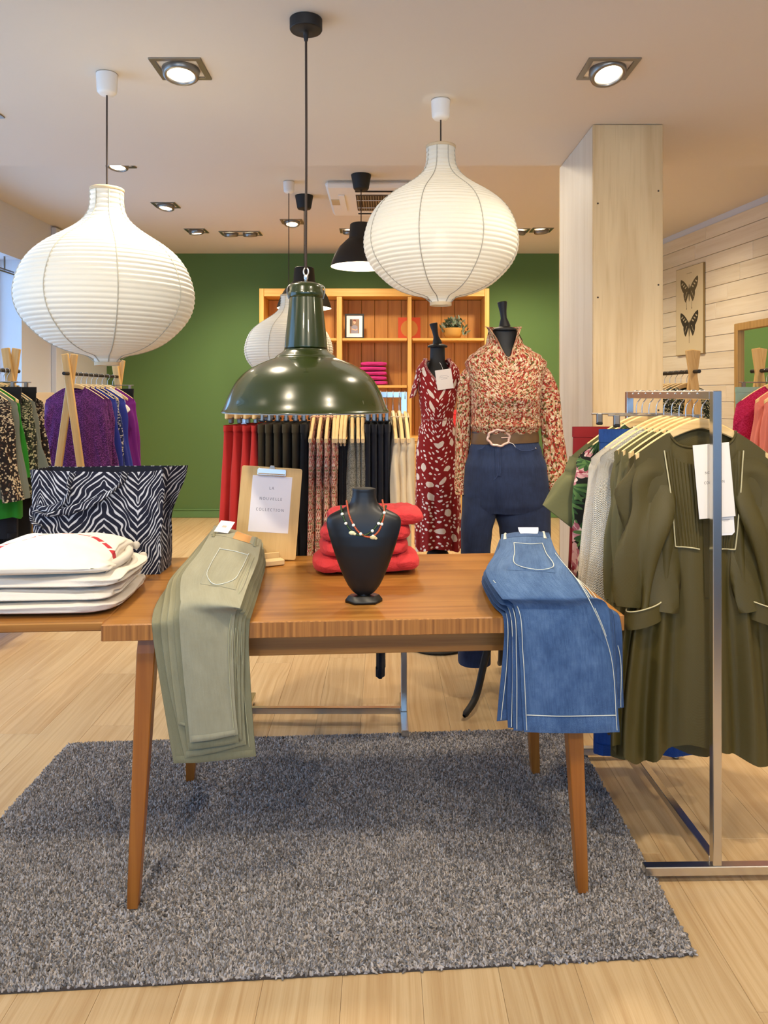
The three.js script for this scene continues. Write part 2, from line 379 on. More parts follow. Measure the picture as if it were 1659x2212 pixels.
// ---------------------------------------------------------------- table
const TURN = 0.066;
const woodTop = wood(0xad7838, 0x804e1c, [1.4, 0.6], 310, 34, 0.25), woodEdge = wood(0xae763a, 0x653a16, [0.5, 0.3], 330, 46, 0.1, [512, 512]);
M.table = std({ map: woodTop, roughness: 0.32 });
M.tableEdge = std({ map: woodEdge, roughness: 0.35 });
M.tableLeg = std({ map: woodTop, color: 0xf0d6b8, roughness: 0.35 });
M.apron = std({ map: woodTop, roughness: 0.4 });
{
  const t = thing('display_table', 'brown wooden display table with pulled-out left leaf standing on the grey rug', 'table', [-0.071, 0, -2.55], TURN);
  const W = 1.446, D = 0.856, TH = 0.045, y = TABLE_Y - TH / 2;
  part('tabletop', triUV(cbox(W - 0.006, TH, D - 0.006, 0.002)).translate(0, y, 0), M.table, t);
  for (const s of [-1, 1]) {
    part('edge_band', triUV(cbox(W, TH - 0.001, 0.006, 0.0015), 'y').translate(0, y - 0.0006, s * (D / 2 - 0.0025)), M.tableEdge, t);
    part('edge_band', triUV(cbox(0.006, TH - 0.001, D - 0.014, 0.0015), 'y').translate(s * (W / 2 - 0.0025), y - 0.0006, 0), M.tableEdge, t);
  }
  part('leaf', triUV(cbox(0.56, 0.024, D - 0.05, 0.003)).translate(-W / 2 - 0.281, TABLE_Y - 0.0125, 0), M.table, t, 'pulled-out table leaf');
  const ab = TABLE_Y - TH - 0.078;
  for (const [z, x] of [[0.33, 0], [-0.24, 0]]) part('apron', triUV(cbox(1.16, 0.078, 0.022, 0.002)).translate(x, ab + 0.039, z), M.apron, t);
  for (const x of [-0.6, 0.6]) part('apron', triUV(cbox(0.022, 0.078, 0.52, 0.002), 'z').translate(x, ab + 0.039, 0.045), M.apron, t);
  const leg = (x0, z0, x1, z1) => {   // a four-sided leg that tapers to its foot
    const top = TABLE_Y - TH - 0.001, foot = 0.014, w0 = 0.052, w1 = 0.031;
    const g = cbox(1, 1, 1, 0.06), p = g.attributes.position;
    for (let i = 0; i < p.count; i++) { const k = p.getY(i) + 0.5, w = lerp(w1, w0, k); p.setXYZ(i, lerp(x1, x0, k) + p.getX(i) * w, lerp(foot, top, k), lerp(z1, z0, k) + p.getZ(i) * w); }
    g.computeVertexNormals(); return triUV(g, 'y');
  };
  for (const a of [[-0.61, 0.37, -0.64, 0.415], [0.575, 0.385, 0.6, 0.43], [-0.58, -0.23, -0.612, -0.27], [0.6, -0.2, 0.645, -0.24]]) part('leg', leg(...a), M.tableLeg, t);
}

// ---------------------------------------------------------------- rug: backing and shaggy pile
{
  const C = [[-1.27, -1.775], [0.78, -1.925], [0.785, -3.22], [-1.262, -3.075]];
  const cx = -0.242, cz = -2.5;
  const t = thing('rug', 'grey mottled shaggy rug lying under the wooden table', 'rug', [cx, 0, cz]);
  const sh = new THREE.Shape(), P = C.map(([x, z]) => [x - cx, -(z - cz)]);
  P.forEach((p, i) => { const q = P[(i + 1) % 4], a = [lerp(p[0], q[0], 0.02), lerp(p[1], q[1], 0.02)], b = [lerp(p[0], q[0], 0.98), lerp(p[1], q[1], 0.98)]; if (!i) sh.moveTo(...a); else sh.quadraticCurveTo(...p, ...a); sh.lineTo(...b); });
  sh.quadraticCurveTo(...P[0], lerp(P[0][0], P[1][0], 0.02), lerp(P[0][1], P[1][1], 0.02));
  const back = new THREE.ExtrudeGeometry(sh, { depth: 0.006, bevelEnabled: false }).rotateX(-Math.PI / 2);
  back.translate(0, 0.001, 0);
  part('backing', back, std({ color: 0x4a423c, roughness: 1 }), t);
  // one tuft: a little bent three-sided spike
  const tuft = sheet(4, 3, (u, v) => { const a = u * 2 * Math.PI, r = 0.0035 * [1, 1.15, 0.9, 0.25][Math.round(v * 3)]; return [Math.cos(a) * r + v * v * 0.005, v * 0.0135, Math.sin(a) * r]; }, true);
  const N = 170000, pile = new THREE.InstancedMesh(tuft, std({ color: 0xffffff, roughness: 1 }), N);
  reseed(99);
  const m = new THREE.Matrix4(), q = new THREE.Quaternion(), e = new THREE.Euler(), c = new THREE.Color();
  let n = 0;
  for (let i = 0; i < N; i++) {
    const s = rnd(), r = rnd();
    const f = [lerp(C[0][0], C[1][0], s), lerp(C[0][1], C[1][1], s)], b = [lerp(C[3][0], C[2][0], s), lerp(C[3][1], C[2][1], s)];
    const x = lerp(f[0], b[0], r) - cx, z = lerp(f[1], b[1], r) - cz;
    const corner = Math.max(Math.abs(s - 0.5), Math.abs(r - 0.5)) ;
    const lean = (fbm(s, r, 7, 5, 501, 3) - 0.5), lean2 = (fbm(s, r, 9, 6, 601, 3) - 0.5);
    const crease = Math.abs(s - 0.955 + r * 0.01) < 0.0035 ? 0.35 : 1;
    const edge = 1 - 0.3 * smooth(0.485, 0.5, corner);
    e.set(lean * 2.4 + rr(-0.75, 0.75), rnd() * 6.28, lean2 * 2.4 + rr(-0.75, 0.75));
    const k = rr(0.8, 1.2);
    m.compose(V(x, 0.005, z), q.setFromEuler(e), V(k, rr(0.75, 1.15) * crease * edge, k));
    pile.setMatrixAt(n, m);
    const g = Math.pow(rnd(), 1.1), base = lerp(0.11, 0.5, g), warm = rr(-0.04, 0.06);
    pile.setColorAt(n, c.setRGB(base * (1.04 + warm), base * 0.96, base * (0.92 - warm))); n++;
  }
  pile.name = 'pile'; pile.userData.kind = 'stuff'; pile.castShadow = pile.receiveShadow = true; t.add(pile);
}

// ---------------------------------------------------------------- hanging lamps
function ceilingCup(parent, mat, y, r, h, taper = 0.75) {
  part('ceiling_cup', lathe([[0, y - 0.0005], [r, y - 0.0005], [r, y - 0.006], [r * lerp(1, taper, 0.6), y - h * 0.7], [r * taper, y - h * 0.85], [r * taper * 0.75, y - h * 0.97], [0, y - h]], 32), mat, parent);
}
// enamelled factory pendant
{
  const k = 2.65 / FOCAL, x = (661 - 829.5) * k, rimY = EYE - (889 - 850) * k, t = thing('enamel_pendant_lamp', 'dark green glossy enamel factory lamp hanging above the table on a thin black cord', 'pendant lamp', [x, rimY, -2.65]);
  const Y = (py) => (889 - py) * k, R = (r) => r * k;
  const enamel = phys({ color: 0x232e05, roughness: 0.25, clearcoat: 0.6, clearcoatRoughness: 0.03, side: THREE.DoubleSide });
  const lining = phys({ color: 0xe8e4d8, roughness: 0.3, side: THREE.DoubleSide });
  const dome = [[46, 754], [48, 758], [54, 763], [63, 769], [68, 774], [84, 780], [104, 789], [122, 799], [137, 811], [149, 825], [158, 841], [166, 858], [172, 874], [177, 884], [180, 888], [180.5, 890], [178.5, 890.5]];
  part('shade', lathe(new THREE.SplineCurve(dome.map(([r, y]) => new THREE.Vector2(R(r), Y(y)))).getPoints(60).map((p) => [p.x, p.y]), 72), enamel, t);
  part('lining', lathe(new THREE.SplineCurve(dome.map(([r, y]) => new THREE.Vector2(R(r - 2.2), Y(y + 1.6)))).getPoints(40).map((p) => [Math.max(0.01, p.x), p.y]), 60), lining, t, 'pale inside of the shade');
  part('neck', lathe([[0.001, 752], [46.5, 754.5], [46, 750], [44.5, 730], [40, 690], [36, 650], [35.5, 644]].map(([r, y]) => [R(r), Y(y)]), 56), enamel, t);
  part('cap', lathe([[35, 645], [37.5, 643], [39, 638], [39, 633], [37, 630], [36.5, 624], [35, 618], [31, 614], [20, 611], [8, 610], [0, 610]].map(([r, y]) => [R(r), Y(y)]), 56), enamel, t);
  for (const s of [-1, 1]) part('clip', tube([[s * R(33), Y(615), 0], [s * R(39), Y(620), 0.002], [s * R(40.5), Y(632), 0.003], [s * R(37), Y(646), 0.002]], 0.0022, 16, 6), M.steel, t);
  part('eyelet', lathe([[0, 609], [3.6, 609.5], [3, 604], [4.8, 602], [4.8, 595], [3, 593], [0, 593]].map(([r, y]) => [R(r), Y(y)]), 20), M.chrome, t);
  part('ring', tube(Array.from({ length: 12 }, (_, i) => { const a = i / 12 * 6.283; return [Math.cos(a) * R(5.2), Y(587) + Math.sin(a) * R(8.5), 0]; }), 0.0026, 40, 8, true), M.chrome, t);
  const top = CEIL_FRONT - rimY;
  part('cord', tube([[0, Y(580), 0.001], [0, Y(540), 0.003], [0.001, top * 0.7, 0], [0, top - 0.06, 0]], 0.0042, 30, 8), M.cord, t);
  part('ceiling_rose', lathe([[0, top - 0.001], [0.056, top - 0.001], [0.056, top - 0.003], [0.056, top - 0.035], [0.053, top - 0.04], [0.01, top - 0.041], [0.009, top - 0.06], [0.006, top - 0.075], [0, top - 0.076]], 48), M.matteBlack, t);
}
// paper onion lanterns
{
  const k = 3.10 / FOCAL, base = [[34, 412], [34, 436], [37, 456], [47, 474], [66, 492], [94, 511], [122, 529], [146, 549], [164, 572], [176, 598], [183, 625], [184, 644], [181, 664], [173, 684], [160, 703], [143, 721], [123, 738], [98, 752], [70, 762], [44, 768], [30, 773], [25, 780], [24, 785]];
  const line = new THREE.SplineCurve(base.map(([r, y]) => new THREE.Vector2(r * k, (598 - y) * k)));
  const N = 48 * 6, pts = [];
  for (let i = 0; i <= N; i++) { const p = line.getPointAt(i / N), ph = (i % 6) / 6; pts.push([p.x + 0.0043 * Math.sin(Math.PI * ph) - 0.0025, p.y]); }
  const paper = phys({ color: 0xe9e6da, roughness: 0.95, transmission: 0.25, thickness: 0, side: THREE.DoubleSide });
  const bandWood = std({ color: 0xcbb592, roughness: 0.7 }), thread = std({ color: 0xb3ae9f, roughness: 1 });
  const g = { shade: lathe(pts, 72), seams: [] };
  for (let s = 0; s < 8; s++) { const a = s * Math.PI / 4 + 0.33; g.seams.push(tube(Array.from({ length: 25 }, (_, i) => { const p = line.getPointAt(0.005 + 0.99 * i / 24); return [Math.cos(a) * (p.x + 0.001), p.y, Math.sin(a) * (p.x + 0.001)]; }), 0.0023, 60, 5)); }
  g.top = new THREE.TorusGeometry(34 * k, 0.0045, 8, 40).rotateX(Math.PI / 2).scale(1, 1.6, 1).translate(0, (598 - 411) * k, 0);
  g.low = lathe([[24.5 * k, 0.007], [26 * k, 0.007], [26 * k, -0.007], [24.5 * k, -0.007], [24.5 * k, 0.007]], 36).translate(0, (598 - 786) * k, 0);
  function lantern(label, x, y, z, ceil, scale, lit) {
    const t = thing('paper_lantern', label, 'paper lantern', [x, y, z], 0, 'onion shaped paper lanterns');
    for (const q of [['shade', g.shade, paper], ['top_band', g.top, bandWood], ['bottom_band', g.low, bandWood], ]) part(...q, t).scale.setScalar(scale);
    for (const s of g.seams) part('seam', s, thread, t.children[0]);
    const H = ceil - y;
    part('cord', tube([[0, -0.02, 0], [0, H * 0.4, 0.001], [0, H - 0.05, 0]], 0.0034, 16, 7), M.cord, t);
    part('lamp_holder', lathe([[0, 0.07], [0.017, 0.068], [0.02, 0.04], [0.02, -0.02], [0, -0.022]], 20), M.whitePlastic, t);
    part('bulb', lathe([[0, -0.115], [0.018, -0.11], [0.03, -0.09], [0.032, -0.07], [0.022, -0.045], [0.014, -0.022], [0, -0.0225]], 20), lit ? M.bulb : M.whitePlastic, t);
    for (const a of [0, Math.PI / 2]) part('spreader', rod([Math.cos(a) * 32.5 * k * scale, 186 * k * scale, Math.sin(a) * 32.5 * k * scale], [-Math.cos(a) * 32.5 * k * scale, 186 * k * scale, -Math.sin(a) * 32.5 * k * scale], 0.002, 6), M.steel, t);
    ceilingCup(t, M.whitePlastic, H, 0.042, 0.088, 0.9);
    if (lit) { const L = new THREE.PointLight(WARM, 0.16, 0, 2); L.position.set(x, y - 0.08, z); L.castShadow = true; L.shadow.radius = 2; scene.add(L); }
  }
  const p1 = at(231, 598, 3.10), p2 = at(952, 487, 3.38), p3 = at(624, 735, 5.77);
  lantern('large pleated white paper lantern hanging above the zebra bag, left of the green lamp', p1.x, p1.y, p1.z, CEIL_FRONT, 1, false);
  lantern('pleated white paper lantern hanging in front of the shelf, between green lamp and column', p2.x, p2.y, p2.z, CEIL_FRONT, 0.985, true);
  lantern('white paper lantern further back, mostly hidden behind the green enamel lamp', p3.x, p3.y, p3.z, CEIL_BACK, 0.96, false);
}
// black dome pendants at the back
function domePendant(label, px, topPy, rimPy, rPx, d) {
  const k = d / FOCAL, R = rPx * k, y0 = EYE - (rimPy - 850) * k, H = CEIL_BACK - y0, hh = (rimPy - topPy) * k;
  const t = thing('dome_pendant_lamp', label, 'pendant lamp', [(px - 829.5) * k, y0, -d], 0, 'black dome pendants');
  const out = [[0.001, hh], [R * 0.32, hh], [R * 0.36, hh - 0.008], [R * 0.4, hh * 0.66], [R * 0.5, hh * 0.6], [R * 0.7, hh * 0.46], [R * 0.86, hh * 0.28], [R * 0.95, hh * 0.12], [R, 0]];
  part('shade', lathe(out, 56), std({ color: 0x15110d, roughness: 0.5, side: THREE.DoubleSide }), t);
  part('lining', lathe(out.slice(3).map(([r, y]) => [r - 0.006, y]).concat([[R - 0.001, -0.0005]]), 56), phys({ color: 0xf4f0e2, roughness: 0.6, side: THREE.DoubleSide }), t, 'white inside of the dome');
  part('bulb', lathe([[0, hh * 0.2], [0.03, hh * 0.26], [0.042, hh * 0.38], [0.03, hh * 0.5], [0.016, hh * 0.6], [0, hh * 0.6]], 20), M.bulb, t);
  part('cord', tube([[0, hh - 0.002, 0], [0, H * 0.6, 0], [0, H - 0.06, 0]], 0.0035, 12, 7), M.cord, t);
  part('ceiling_cup', lathe([[0, H - 0.0005], [0.073, H - 0.0005], [0.073, H - 0.004], [0.056, H - 0.098], [0.05, H - 0.108], [0.012, H - 0.11], [0.006, H - 0.122], [0, H - 0.122]], 36), M.matteBlack, t);
  const L = new THREE.PointLight(WARM, 1.1, 0, 2); L.position.set(t.position.x, y0 + hh * 0.12, -d); L.castShadow = true; L.shadow.radius = 2; scene.add(L);
}
domePendant('black dome pendant with white inside, left of the right paper lantern', 780, 483, 576, 66, 5.59);
domePendant('black dome pendant hanging straight behind the green enamel lamp', 657, 578, 666, 59, 6.18);
// ceiling cassette of the air conditioning
{
  const t = thing('air_conditioner', 'white square ceiling air conditioning cassette with brown grille at the back', 'air conditioner', [0.03, CEIL_BACK, -6.2]);
  const S = 0.94;
  part('panel', triUV(cbox(S, 0.05, S, 0.02)).translate(0, -0.026, 0), M.whitePlastic, t);
  const inner = part('grille', triUV(cbox(0.5, 0.006, 0.5, 0.002)).translate(0, -0.054, 0), std({ color: 0x4a3a2a, roughness: 0.7 }), t);
  for (let i = 0; i < 24; i++) part('slat', triUV(cbox(0.006, 0.006, 0.48, 0.001)).translate(-0.235 + i * 0.0204, -0.0595, 0), std({ color: 0x9a8362, roughness: 0.6 }), t);
  for (const z of [-0.12, 0.12]) part('grille_bar', triUV(cbox(0.49, 0.005, 0.008, 0.001)).translate(0, -0.064, z), M.whitePlastic, t);
  for (const [x, z, w, d] of [[0, 0.36, 0.5, 0.02], [0, -0.36, 0.5, 0.02], [-0.36, 0, 0.05, 0.5], [0.36, 0, 0.05, 0.5]]) part('air_flap', triUV(cbox(w, 0.01, d, 0.003)).translate(x, -0.055, z), z ? M.black : M.whitePlastic, t);
  part('corner_cover', triUV(cbox(0.1, 0.006, 0.17, 0.002)).translate(-0.4, -0.053, 0.02), std({ color: 0xc9b48e, roughness: 0.6 }), t);
}
// ---------------------------------------------------------------- cloth prints
function denim(base, fade, seed, contrast = 1) {
  const B = hex(base), F = hex(fade);
  return ctex(512, 512, [0.25, 0.25], (x, y) => {
    const tw = Math.sin((x * 128 + y * 128) * 2 * Math.PI * 0.5) * 0.08, slub = fbm(x, y, 90, 8, seed, 2) - 0.5, cl = fbm(x, y, 6, 5, seed + 3, 4) - 0.5, gr = hash(Math.floor(x * 512), Math.floor(y * 512), seed) - 0.5;
    return mix3(B, F, clamp(0.4 + contrast * (tw + slub * 0.3 + cl * 0.55 + gr * 0.6)));
  });
}
const twillBump = btex(256, 256, [0.06, 0.06], (x, y) => 0.5 + 0.3 * Math.sin((x + y) * 64 * Math.PI) + 0.2 * (hash(Math.floor(x * 256), Math.floor(y * 256), 3) - 0.5));
const knitBump = btex(256, 256, [0.06, 0.06], (x, y) => { const c = (x * 10) % 1, r = (y * 12 + Math.abs(c - 0.5) * 1.4) % 1; return Math.sin(Math.PI * r) * (0.6 + 0.4 * Math.sin(Math.PI * c)); });
const fuzz = btex(256, 256, [0.09, 0.09], (x, y) => fbm(x, y, 40, 30, 77, 3));
const speckle = (a, b, size, n, seed, lo = 0.3, hi = 0.7) => { const A = hex(a), B = hex(b); return ctex(256, 256, [size, size], (x, y) => mix3(A, B, smooth(lo, hi, fbm(x, y, n, n, seed, 2)))); };
const zebraTex = ctex(768, 1024, [0.19, 0.3], (x, y) => {
  const cx = x, tri = Math.abs((cx % 1) - 0.5) * 2;                        // ridges and valleys
  const w = (fbm(x, y, 4, 6, 700, 2) - 0.5), w2 = fbm(x, y, 10, 10, 720, 2) - 0.5;
  const f = y * 12 + tri * 6.2 + w * 1.7 + Math.sin(tri * 11 + w * 7) * 0.22;
  const s = Math.abs(((f % 1) + 1) % 1 - 0.5) * 2, wide = 0.32 + w2 * 0.6;
  return mix3([12, 15, 36], [196, 196, 200], smooth(wide + 0.09, wide - 0.09, s));
});
M.khaki = cloth({ map: denim(0x85826a, 0xb3af96, 40, 0.55), bumpMap: twillBump, bumpScale: 0.0004 });
M.denimLight = cloth({ map: denim(0x25446f, 0x6c89b2, 50, 1), bumpMap: twillBump, bumpScale: 0.0004 });
M.denimDark = cloth({ map: denim(0x131e38, 0x35486f, 55, 0.8), bumpMap: twillBump, bumpScale: 0.0004 });
M.denimBlue = cloth({ map: denim(0x0d2c66, 0x2f63ac, 58, 0.8), bumpMap: twillBump, bumpScale: 0.0004 });
M.zebra = cloth({ map: zebraTex, bumpMap: fuzz, bumpScale: 0.0006 });
M.stitchPale = std({ color: 0xc9cdc4, roughness: 1 });
M.stitchKhaki = std({ color: 0xa9a888, roughness: 1 });
M.paper = std({ color: 0xf3efec, roughness: 0.85 });
M.leather = std({ color: 0xc08a4a, roughness: 0.6 });

// ---------------------------------------------------------------- trousers laid on the table and hanging over its front edge
// L, R: edges as [px, py, height above the table] on the table, [px, py] where they hang; lift: layer's place in the pile
function drapedTrousers(label, group, L, R, thick, mat, seed, out, top) {
  const edgeZ = (x) => 2.075 + (x + 0.764) * 0.066;
  const to3 = ([px, py, h, edge]) => {
    if (h !== undefined && !edge) return deck(px, py, TABLE_Y + h);
    let d = 2.075; for (let i = 0; i < 4; i++) d = edgeZ((px - 829.5) * d / FOCAL) - out;
    if (edge) { d += 0.006; return at(px, 850 + FOCAL * (EYE - TABLE_Y - h) / d, d); }   // where the cloth bends over the table edge
    return at(px, py, d);
  };
  const cl = curve(L.map(to3), 0.4), cr = curve(R.map(to3), 0.4);
  const a = V(), b = V(), tn = V(), n = V();
  const frame = (s) => { a.copy(cl.getPoint(s)); b.copy(cr.getPoint(s)); const e = b.clone().sub(a); tn.copy(cl.getTangent(s)).add(cr.getTangent(s)).normalize(); n.copy(tn).cross(e).normalize(); return e; };
  const origin = to3(L[0]).lerp(to3(R[0]), 0.5).setY(TABLE_Y);
  const wr = (s, q) => (fbm(q * 0.999, s * 0.999, 3, 4, seed, 3) - 0.5) * thick * 0.55;
  // a point of the top face at s (waist to hem), q (left to right), raised by up
  const face = (s, q, up = 0) => { const e = frame(s); const k = Math.pow(Math.abs(q * 2 - 1), 2.6); return a.clone().addScaledVector(e, q).addScaledVector(n, wr(s, q) + up - thick * 0.45 * k).sub(origin); };
  const t = thing('folded_jeans', label, 'trousers', origin, 0, group);
  const len = 0.95, nv = top ? 64 : 40, nu = top ? 44 : 28;
  const body = sheet(nu, nv, (u, v) => {
    const s = clamp(v), ang = u * 2 * Math.PI, e = frame(s), w = e.length(), cs = Math.cos(ang), sn = Math.sin(ang);
    const q = 0.5 - 0.5 * Math.sign(cs) * Math.pow(Math.abs(cs), 0.62);
    const up = sn > 0 ? wr(s, q) - thick * 0.45 * Math.pow(Math.abs(q * 2 - 1), 2.6) : -thick;
    const lateral = Math.pow(Math.abs(sn), 0.55);
    const p = a.clone().addScaledVector(e, q).addScaledVector(n, sn > 0 ? lerp(-thick * 0.5, up, lateral) : lerp(-thick * 0.5, -thick, lateral)).sub(origin);
    return [p.x, p.y, p.z, q * w, s * len];
  }, true);
  part('legs', body, mat, t);
  const strip = (name, s0, s1, q0, q1, up, m, nu2 = 12, nv2 = 4, lab) => part(name, sheet(nu2, nv2, (u, v) => { const p = face(lerp(s0, s1, v), lerp(q0, q1, u), up * (Math.min(u, 1 - u, v, 1 - v) < 1e-6 ? 0.15 : 1)); return [p.x, p.y, p.z, lerp(q0, q1, u) * 0.2, lerp(s0, s1, v) * len]; }), m, t, lab);
  const line = (name, pts, m, r = 0.0011, seg = 40, parent = t, up = 0.0024) => part(name, tube(pts.map(([s, q]) => face(s, q, up)), r, seg, 5), m, parent);
  return { t, face, strip, line };
}
{ // khaki pile, bottom pair first
  const G = 'khaki jeans piled on the front left of the table', mat = [0xd6d6c8, 0xe4e4d8, 0xf0f0e6, 0xdcdcd0, 0xffffff].map((c) => { const m = M.khaki.clone(); m.color = rgb(c); return m; });
  const piles = [
    ['lowest pair of khaki jeans, spread widest, hems hanging lowest', [[452, 1150, .03], [405, 1205, .03], [350, 1278, .022], [333, 1310, .018], [327, 1348, .008, 1], [330, 1385], [345, 1480], [360, 1570], [374, 1652]], [[568, 1176, .03], [574, 1215, .03], [562, 1265, .024], [545, 1320, .018], [540, 1350, .008, 1], [537, 1390], [541, 1480], [546, 1560], [553, 1636]], 0.013, 0.012],
    ['second lowest pair of khaki jeans, its left edge showing beside the lowest', [[452, 1148, .055], [408, 1200, .05], [365, 1250, .042], [352, 1300, .03], [346, 1348, .014, 1], [348, 1385], [362, 1480], [382, 1570], [398, 1640]], [[569, 1172, .055], [572, 1212, .05], [556, 1262, .042], [538, 1315, .03], [530, 1350, .014, 1], [528, 1390], [526, 1480], [528, 1560], [532, 1610]], 0.012, 0.02],
    ['middle pair of the khaki jeans pile, hem hanging behind the upper ones', [[455, 1144, .08], [415, 1196, .072], [375, 1243, .058], [366, 1295, .042], [360, 1346, .02, 1], [362, 1385], [370, 1470], [378, 1530], [384, 1567]], [[568, 1169, .08], [568, 1210, .072], [548, 1260, .058], [532, 1312, .042], [523, 1349, .02, 1], [520, 1390], [518, 1470], [520, 1540], [522, 1600]], 0.012, 0.027],
    ['second pair from the top of the khaki jeans pile', [[458, 1140, .105], [422, 1192, .094], [385, 1240, .075], [378, 1295, .053], [374, 1343, .026, 1], [376, 1380], [384, 1460], [396, 1545], [404, 1622]], [[566, 1166, .105], [563, 1208, .094], [542, 1260, .075], [525, 1310, .053], [515, 1347, .026, 1], [511, 1388], [510, 1470], [512, 1550], [516, 1606]], 0.012, 0.034],
    ['topmost pair of khaki jeans with back pocket, white tag and orange leather patch', [[463, 1132, .135], [432, 1185, .12], [393, 1237, .095], [388, 1292, .066], [386, 1340, .033, 1], [388, 1375], [394, 1450], [402, 1530], [409, 1606]], [[565, 1163, .135], [557, 1206, .12], [535, 1260, .095], [517, 1310, .066], [508, 1346, .033, 1], [504, 1382], [504, 1450], [508, 1530], [514, 1588]], 0.013, 0.042],
  ];
  piles.forEach(([label, L, R, th, out], i) => {
    const j = drapedTrousers(label, G, L, R, th, mat[i], 800 + i * 9, out, i === 4);
    j.strip('hem', 0.972, 0.999, 0.03, 0.97, 0.0025, mat[i], 24, 3);
    j.strip('waistband', 0.003, 0.05, 0.04, 0.96, 0.003, mat[i], 20, 3);
    j.line('side_seam', [[0.12, 0.93], [0.3, 0.92], [0.55, 0.92], [0.75, 0.92], [0.96, 0.93]], M.stitchKhaki);
    if (i < 4) return;
    const pk = j.strip('back_pocket', 0.1, 0.29, 0.32, 0.86, 0.004, mat[4], 16, 14);
    j.line('pocket_stitch', [[0.11, 0.34], [0.2, 0.36], [0.25, 0.4], [0.29, 0.58], [0.255, 0.79], [0.2, 0.83], [0.11, 0.84]], M.stitchPale, 0.0012, 40, pk, 0.0056);
    j.line('pocket_stitch', [[0.115, 0.34], [0.115, 0.6], [0.12, 0.84]], M.stitchPale, 0.0012, 30, pk, 0.0056);
    j.strip('leather_patch', 0.005, 0.05, 0.48, 0.83, 0.006, M.leather, 8, 3, 'orange leather patch');
    for (const q of [0.1, 0.9]) j.strip('belt_loop', 0.0, 0.06, q - 0.03, q + 0.03, 0.008, mat[1], 3, 4);
    const c = j.face(0.03, 0.3, 0.014), e1 = j.face(0.03, 0.5, 0.016).sub(c).setLength(0.5), tagGeo = triUV(cbox(0.066, 0.0015, 0.05, 0.0005));
    const tg = part('price_tag', tagGeo, M.paper, j.t, 'white card tag'); tg.position.copy(c).add(V(0, 0.008, 0.01)); tg.rotation.set(0.75, -0.55, 0, 'YXZ');
    const tp = part('tag_print', triUV(cbox(0.02, 0.0004, 0.008, 0.0001)), std({ color: 0xd8b9a4 }), j.t); tp.position.copy(tg.position).add(V(0, 0.0012, 0.0006)); tp.rotation.copy(tg.rotation);
  });
}
